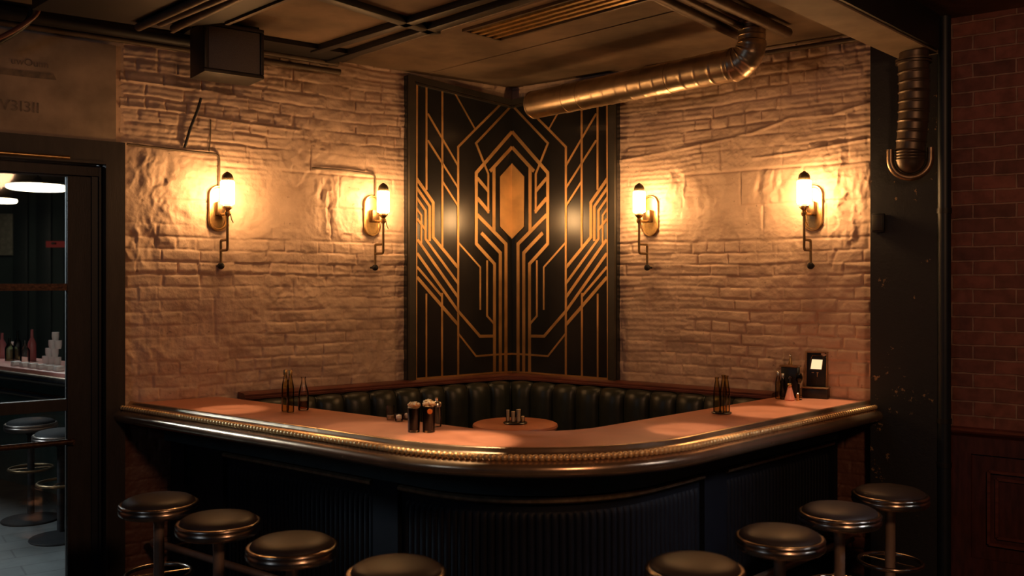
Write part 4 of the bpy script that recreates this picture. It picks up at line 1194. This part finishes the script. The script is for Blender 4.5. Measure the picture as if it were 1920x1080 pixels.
endp = isect(Vector((mid.x, mid.y, 0)), Vector((dm.x, dm.y, 0)), wall_pt(UR, NR, 0, .0, 0), UR)
st_ = Vector((mid.x, mid.y, 0))-Vector((dm.x, dm.y, 0))*2.5
bm_ = empty('ceiling_beam'); struct(bm_, 'weathered box beam running from overhead to the black column', 'beam')
mb = MB(); mb.bar(st_+Z*(ZB+CEIL)/2, endp+Z*(ZB+CEIL)/2, wB, CEIL-ZB); obj('beam_box', mb, M['beam'], bm_, smooth=False)
mb = MB(); nr = nrm if nrm.dot(Vector((1, 0, 0))) > 0 else -nrm
mb.bar(st_+nr*(wB/2+.012)+Z*(ZB+CEIL+.01)/2, endp-dm*.15+nr*(wB/2+.012)+Z*(ZB+CEIL+.01)/2, .02, CEIL-ZB-.01); obj('side_plate', mb, M['black_metal'], bm_, smooth=False)
# flexible duct
fc = on_wall(1713, 200, NR, .215); fs_ = (fc-O).dot(UR)
def fpt(px, py, n): return on_wall(px, py, NR, n)
rf = .079
fx = thing('flexible_duct', 'ribbed dark duct dropping down the black column and ending in an elbow', 'duct', wall_pt(UR, NR, fs_, .22, on_wall(1713, 320, NR, .22).z))
top = wall_pt(UR, NR, fs_, .215, on_wall(1713, 118, NR, .215).z); bot = wall_pt(UR, NR, fs_, .215, on_wall(1713, 283, NR, .215).z)
P, R_ = [], []
N3 = 150
for i in range(N3+1):
    t = i/N3; P.append(top.lerp(bot, t)+UR*(.012*math.sin(t*3)-.02*t)); R_.append(rf*(1+.07*max(0, math.cos(2*PI*t*9))**6)*(1.05-.05*t))
mb = MB(); mb.tube(P, rf, n=30, rs=R_, caps=False); obj('ribbed_tube', mb, M['duct_dark'], fx, ang=60)
# upper bend towards the beam
P = []; 
for i in range(21):
    a = PI/2*i/20; P.append(top+Z*(.24*math.sin(a))+(UR*.085+NR*.02)*(1-math.cos(a)))
R_ = [rf*(1+.09*(i % 5 == 0)) for i in range(21)]
mb = MB(); mb.tube(P, rf, n=30, rs=R_); obj('upper_bend', mb, M['duct_dark'], fx, ang=60)
mb = MB()
for z in (0, .016): mb.tube([top+Z*(z-.005), top+Z*(z+.005)], rf*1.22, n=30)
obj('clamp_ring', mb, M['duct_dark'], fx)
b0 = P[-1] if False else bot+UR*(.012*math.sin(3)-.02)
P = [b0-Z*(.05*i/12) for i in range(13)]+[b0-Z*(.05+rf*math.sin(PI/2*i/12)) for i in range(1, 13)]
R_ = [rf*(1.0+.05*(i % 4 == 0)) for i in range(13)]+[max(.002, rf*math.cos(PI/2*i/12)) for i in range(1, 13)]
mb = MB(); mb.tube(P, rf, n=30, rs=R_, caps=False); obj('rounded_end', mb, M['duct_dark'], fx, ang=60)
vd = Vector((b0.x, b0.y, 0)).normalized(); ex = Vector((vd.y, -vd.x, 0)); cc = b0-Z*.045
ring = [cc+ex*(rf*1.34*math.cos(a))+Z*(rf*1.34*math.sin(a)) for a in np.linspace(PI, 2*PI, 30)]
ring = [ring[0]+Z*.06]+ring+[ring[-1]+Z*.06]
mb = MB(); mb.tube(ring, .019, n=12); obj('strap', mb, M['strapm'], fx)
# ------------------------------------------------------------------ wainscot on the red brick
wz = on_wall(1850, 806, NR, .06).z
sW = sz(1782, 900, NR, UR, .06)[0]
wn = empty('trim_2'); struct(wn, 'dark red panelled wainscot below the red brick wall', 'wainscot')
mb = MB(); mb.prism(*slab(UR, NR, sW, 6, 0, wz-.04, .02, .055)); obj('backing', mb, M['redwood_dark'], wn, smooth=False)
mb = MB()
rows = [[wall_pt(UR, NR, s, n, z) for n, z in ((.02, wz-.045), (.06, wz-.045), (.075, wz-.03), (.085, wz-.025), (.092, wz-.012), (.085, wz), (.02, wz+.005))] for s in (sW, 6)]
mb.grid(rows, closed_v=True, caps=True); obj('cap_moulding', mb, M['redwood'], wn)
mb = MB(); mb.prism(*slab(UR, NR, sW, sW+.11, .14, wz-.05, .055, .072))
for k in range(3): mb.prism(*slab(UR, NR, sW+.11+.75*(k+1)-.1, sW+.11+.75*(k+1), .14, wz-.05, .055, .072))
obj('stile', mb, M['redwood_dark'], wn, smooth=False)
mb = MB(); mb.prism(*slab(UR, NR, sW, 6, wz-.14, wz-.045, .055, .073)); obj('top_rail', mb, M['redwood_dark'], wn, smooth=False)
mb = MB(); mb.prism(*slab(UR, NR, sW, 6, 0, .24, .055, .074)); mb.prism(*slab(UR, NR, sW, 6, 0, .12, .074, .085)); obj('bottom_rail', mb, M['redwood_dark'], wn, smooth=False)
for k in range(3):
    s0_, s1_ = sW+.11+.75*k, sW+.11+.75*(k+1)-.1
    if s1_ > 6: break
    mb = MB()
    for ins, hh in ((.09, .02), (.13, .012)):
        q = [(s0_+ins, .24+ins), (s1_-ins, .24+ins), (s1_-ins, wz-.14-ins), (s0_+ins, wz-.14-ins)]
        ring = [[wall_pt(UR, NR, s, .055, z) for s, z in q]]
        for (a, b) in zip(q, q[1:]+q[:1]):
            strip(mb, [a, b], .016, UR, NR, .054, .055+hh)
    obj('panel_moulding', mb, M['redwood'], wn, smooth=False)

# ------------------------------------------------------------------ the second room behind the door
mb = MB(); mb.box((-7, 14.05, 1.65), (12, .1, 3.3)); struct(obj('wall_back', mb, M['back_wall'], smooth=False))
bw = empty('trim_3'); struct(bw, 'dark panel strips on the far wall of the second room', 'panelling')
for x in (-8.2, -7.35, -7.0, -6.6, -6.2, -5.6):
    mb = MB(); mb.box((x, 13.97, 1.6), (.22, .06, 3.2), bev=.01); obj('panel_strip', mb, M['back_wood'], bw)
def pendant(label, px, py, d, r):
    c = at_d(px, py, d)
    t = thing('pendant_lamp', label, 'pendant lamp', c, 0, 'white disc pendants in the second room')
    mb = MB(); mb.lathe([(0, -.03), (r*.9, -.03), (r, -.015), (r, .015), (r*.96, .02), (0, .02)], n=40); obj('diffuser', mb, M['pendant_glow'], t, local=True)
    mb = MB(); mb.lathe([(r*.96, .0205), (r*.6, .05), (.05, .08), (.03, .12), (0, .12)], n=32); obj('lamp_cap', mb, M['black_metal'], t, local=True)
    mb = MB(); mb.tube([(0, 0, .12), (0, 0, CEIL-c.z)], .008, n=8); obj('cord', mb, M['black_metal'], t, local=True)
pendant('larger looking white disc pendant seen through the door glass', 71, 351, 10.8, .33)
pendant('white disc pendant half hidden at the picture edge, lower than the other', 1, 376, 12.4, .20)
# second counter
q0, q1 = at_z(0, 686, ZC), at_z(117, 700, ZC); q0.z = q1.z = 0; dq = (q1-q0).normalized(); nq = Vector((-dq.y, dq.x, 0))
c2 = thing('back_room_bar', 'second bar counter with a pink top behind the door glass', 'bar counter', (q0.x, q0.y, 0))
qa, qb = q0-dq*2.0, q1+dq*.7
mb = MB(); mb.bar(qa+nq*.3+Z*(ZC-.03), qb+nq*.3+Z*(ZC-.03), .6, .06, bev=.01); obj('countertop', mb, M['pink_counter'], c2)
mb = MB(); mb.tube([qa-nq*.02+Z*(ZC-.07), qb-nq*.02+Z*(ZC-.07)], .04, n=14); obj('edge_rail', mb, M['chrome'], c2)
mb = MB(); mb.bar(qa+nq*.35+Z*(ZC-.06)/2, qb+nq*.35+Z*(ZC-.06)/2, .3, ZC-.062); obj('front', mb, M['teal'], c2, smooth=False)
mb = MB(); mb.tube([qa+nq*.12+Z*.83, qb+nq*.12+Z*.83], .03, n=12); obj('lower_rail', mb, M['chrome'], c2)
def bpos(px, off):        # a point on the second counter at image column px, off metres behind its edge
    r = Vector(((px-HX)/FOC, 1, 0)); o = q0+nq*off
    return isect(Vector((0, 0, 0)), r, Vector((o.x, o.y, 0)), dq)
g = 'bottles on the second bar'
for i, (px, off, h, r, mk, lab) in enumerate(((4, .38, .24, .035, 'pinkglass', 'pink bottle at the picture edge on the second bar'), (18, .30, .21, .04, 'dark_glass', 'squat dark bottle on the second bar, beside the pink edge bottle'),
        (33, .40, .27, .035, 'dark_glass', 'tallest dark bottle on the second bar'), (47, .28, .2, .04, 'bottle_clear', 'clear bottle on the second bar between dark bottles'), (60, .4, .29, .036, 'pinkglass', 'tall pink bottle on the second bar, next to the white cups'), (23, .42, .16, .05, 'white', 'round white jar behind the bottles of the second bar'))):
    p = bpos(px, off); t = thing('bar_bottle', lab, 'bottle', (p.x, p.y, ZC+.001), 0, g)
    mb = MB(); mb.lathe([(0, 0), (r, 0), (r, h*.55), (r*.85, h*.62), (r*.35, h*.75), (r*.32, h), (0, h)], n=18); obj('bottle_body', mb, M[mk], t, local=True)
g = 'white cups on the second bar'
cn = 0
for lvl, cols in ((0, (86, 97, 108)), (1, (92, 103)), (2, (98, 109)), (3, (104,))):
    for px in cols:
        p = bpos(px, .32); zz = ZC+.0015+lvl*.0722
        t = thing('white_cup', 'white cup in the stacked heap on the second bar, tier %s' % ('lowest', 'second', 'third', 'top')[lvl], 'cup', (p.x, p.y, zz), 0, g+', tier %s' % ('lowest', 'second', 'third', 'top')[lvl])
        mb = MB(); mb.lathe([(0, 0), (.024, 0), (.03, .03), (.03, .072), (.028, .072), (.027, .03), (0, .006)], n=16); obj('cup_body', mb, M['white'], t, local=True)
for i, px in enumerate((30, 46, 62, 78, 94, 110)):
    p = bpos(px, .08); t = thing('napkin_stack', 'small white napkin stack in the row along the second bar edge', 'napkins', (p.x, p.y, ZC+.001), math.atan2(dq.y, dq.x), 'napkin stacks along the second bar')
    mb = MB(); mb.box((0, 0, .02), (.065, .065, .04), bev=.004); obj('napkins', mb, M['white'], t, local=True)
# stools of the second bar
labs = ['back room stool seen left through the lower door pane', 'back room stool seen right through the lower door pane, by the stile']
st1 = None
for (px, py), lab in zip(((58, 786), (114, 806)), labs):
    p = at_z(px, py, SEATZ)
    if st1 is None:
        st1 = make_stool(lab, 'dark_vinyl', 'bronze_dim', 'dark_vinyl', 'brass_dark'); st1.location = (p.x, p.y, 0); st1['group'] = 'bar stools in the second room'
    else: dup(st1, (p.x, p.y, 0), 1.1, lab, 'bar stools in the second room')
r_ = at_d(104, 458, 13.5)
t = thing('lit_sign', 'dim red lit sign on the far wall of the second room', 'sign', r_)
mb = MB(); mb.box((0, 0, 0), (.26, .05, .09), bev=.008); obj('lit_case', mb, M['red_sign'], t, local=True)
mb = MB(); mb.box((0, .1, .01), (.05, .35, .03)); obj('bracket', mb, M['black_metal'], t, local=True)
r_ = at_d(6, 440, 13.96)
tag(obj('wall_picture', MB().box((r_.x, r_.y-.03, r_.z), (.32, .02, .62), bev=.003), M['poster']), 'pale poster on the far wall of the second room', 'poster')

# ------------------------------------------------------------------ light
def downlight(px, py, e, deg, dx=0, dy=0):
    p = at_z(px, py, ZC); l = bpy.data.lights.new('bar_downlight', 'SPOT'); l.energy = e; l.color = (1, .72, .42)
    l.spot_size = math.radians(deg); l.spot_blend = .55; l.shadow_soft_size = .03
    o = bpy.data.objects.new('bar_downlight', l); C.objects.link(o); o.location = (p.x+dx, p.y+dy, CEIL-.02)
    o.rotation_euler = (p-Vector(o.location)).to_track_quat('-Z', 'Y').to_euler()
downlight(850, 826, 330, 17, -.05, .1)
downlight(430, 768, 150, 12)
downlight(690, 805, 90, 16)
downlight(1300, 806, 150, 13)
downlight(1440, 772, 190, 15)
downlight(1545, 757, 200, 15)
def area(name, loc, target, size, col, e, spread=PI):
    l = bpy.data.lights.new(name, 'AREA'); l.shape = 'DISK'; l.size = size; l.color = col; l.energy = e; l.spread = spread
    o = bpy.data.objects.new(name, l); C.objects.link(o); o.location = loc
    o.rotation_euler = (Vector(target)-Vector(loc)).to_track_quat('-Z', 'Y').to_euler()
    return o
area('cool_left_fill', (-3.3, 1.2, 2.5), (.3, 4.6, .9), .9, (.62, .8, 1), 3.5)  # cool fill added from the left, out of view; no window stands there
area('second_room_lamp', (-5.2, 5.7, 2.6), (-1.6, 5.0, .9), .7, (.8, .92, 1), 62, 1.9)
area('side_room_lamp', (3.7, 2.9, 2.9), (1.2, 4.4, .9), .5, (.85, .9, 1), 0.6, .45)
area('warm_room_fill', (1.7, .6, 3.1), (.8, 4.5, .8), .5, (1, .5, .25), 30)  # unseen warm fill added near the camera to even out the light
area('back_room_fill', (-5.2, 9.2, 3.2), (-4.6, 8.2, 0), .8, (.85, .95, 1), 26)  # added out of view to light the second room's floor
w = bpy.data.worlds.new('world'); bpy.context.scene.world = w; w.use_nodes = True
w.node_tree.nodes['Background'].inputs['Color'].default_value = (.30, .45, .9, 1)
w.node_tree.nodes['Background'].inputs['Strength'].default_value = .006

sc_ = bpy.context.scene
sc_.view_settings.view_transform = 'Standard'; sc_.view_settings.look = 'None'
sc_.view_settings.gamma = 1; sc_.view_settings.use_curve_mapping = False
sc_.view_settings.exposure = .1
sc_.cycles.use_denoising = True
sc_.cycles.sample_clamp_indirect = 6
sc_.cycles.max_bounces = 8; sc_.cycles.caustics_reflective = False; sc_.cycles.caustics_refractive = False
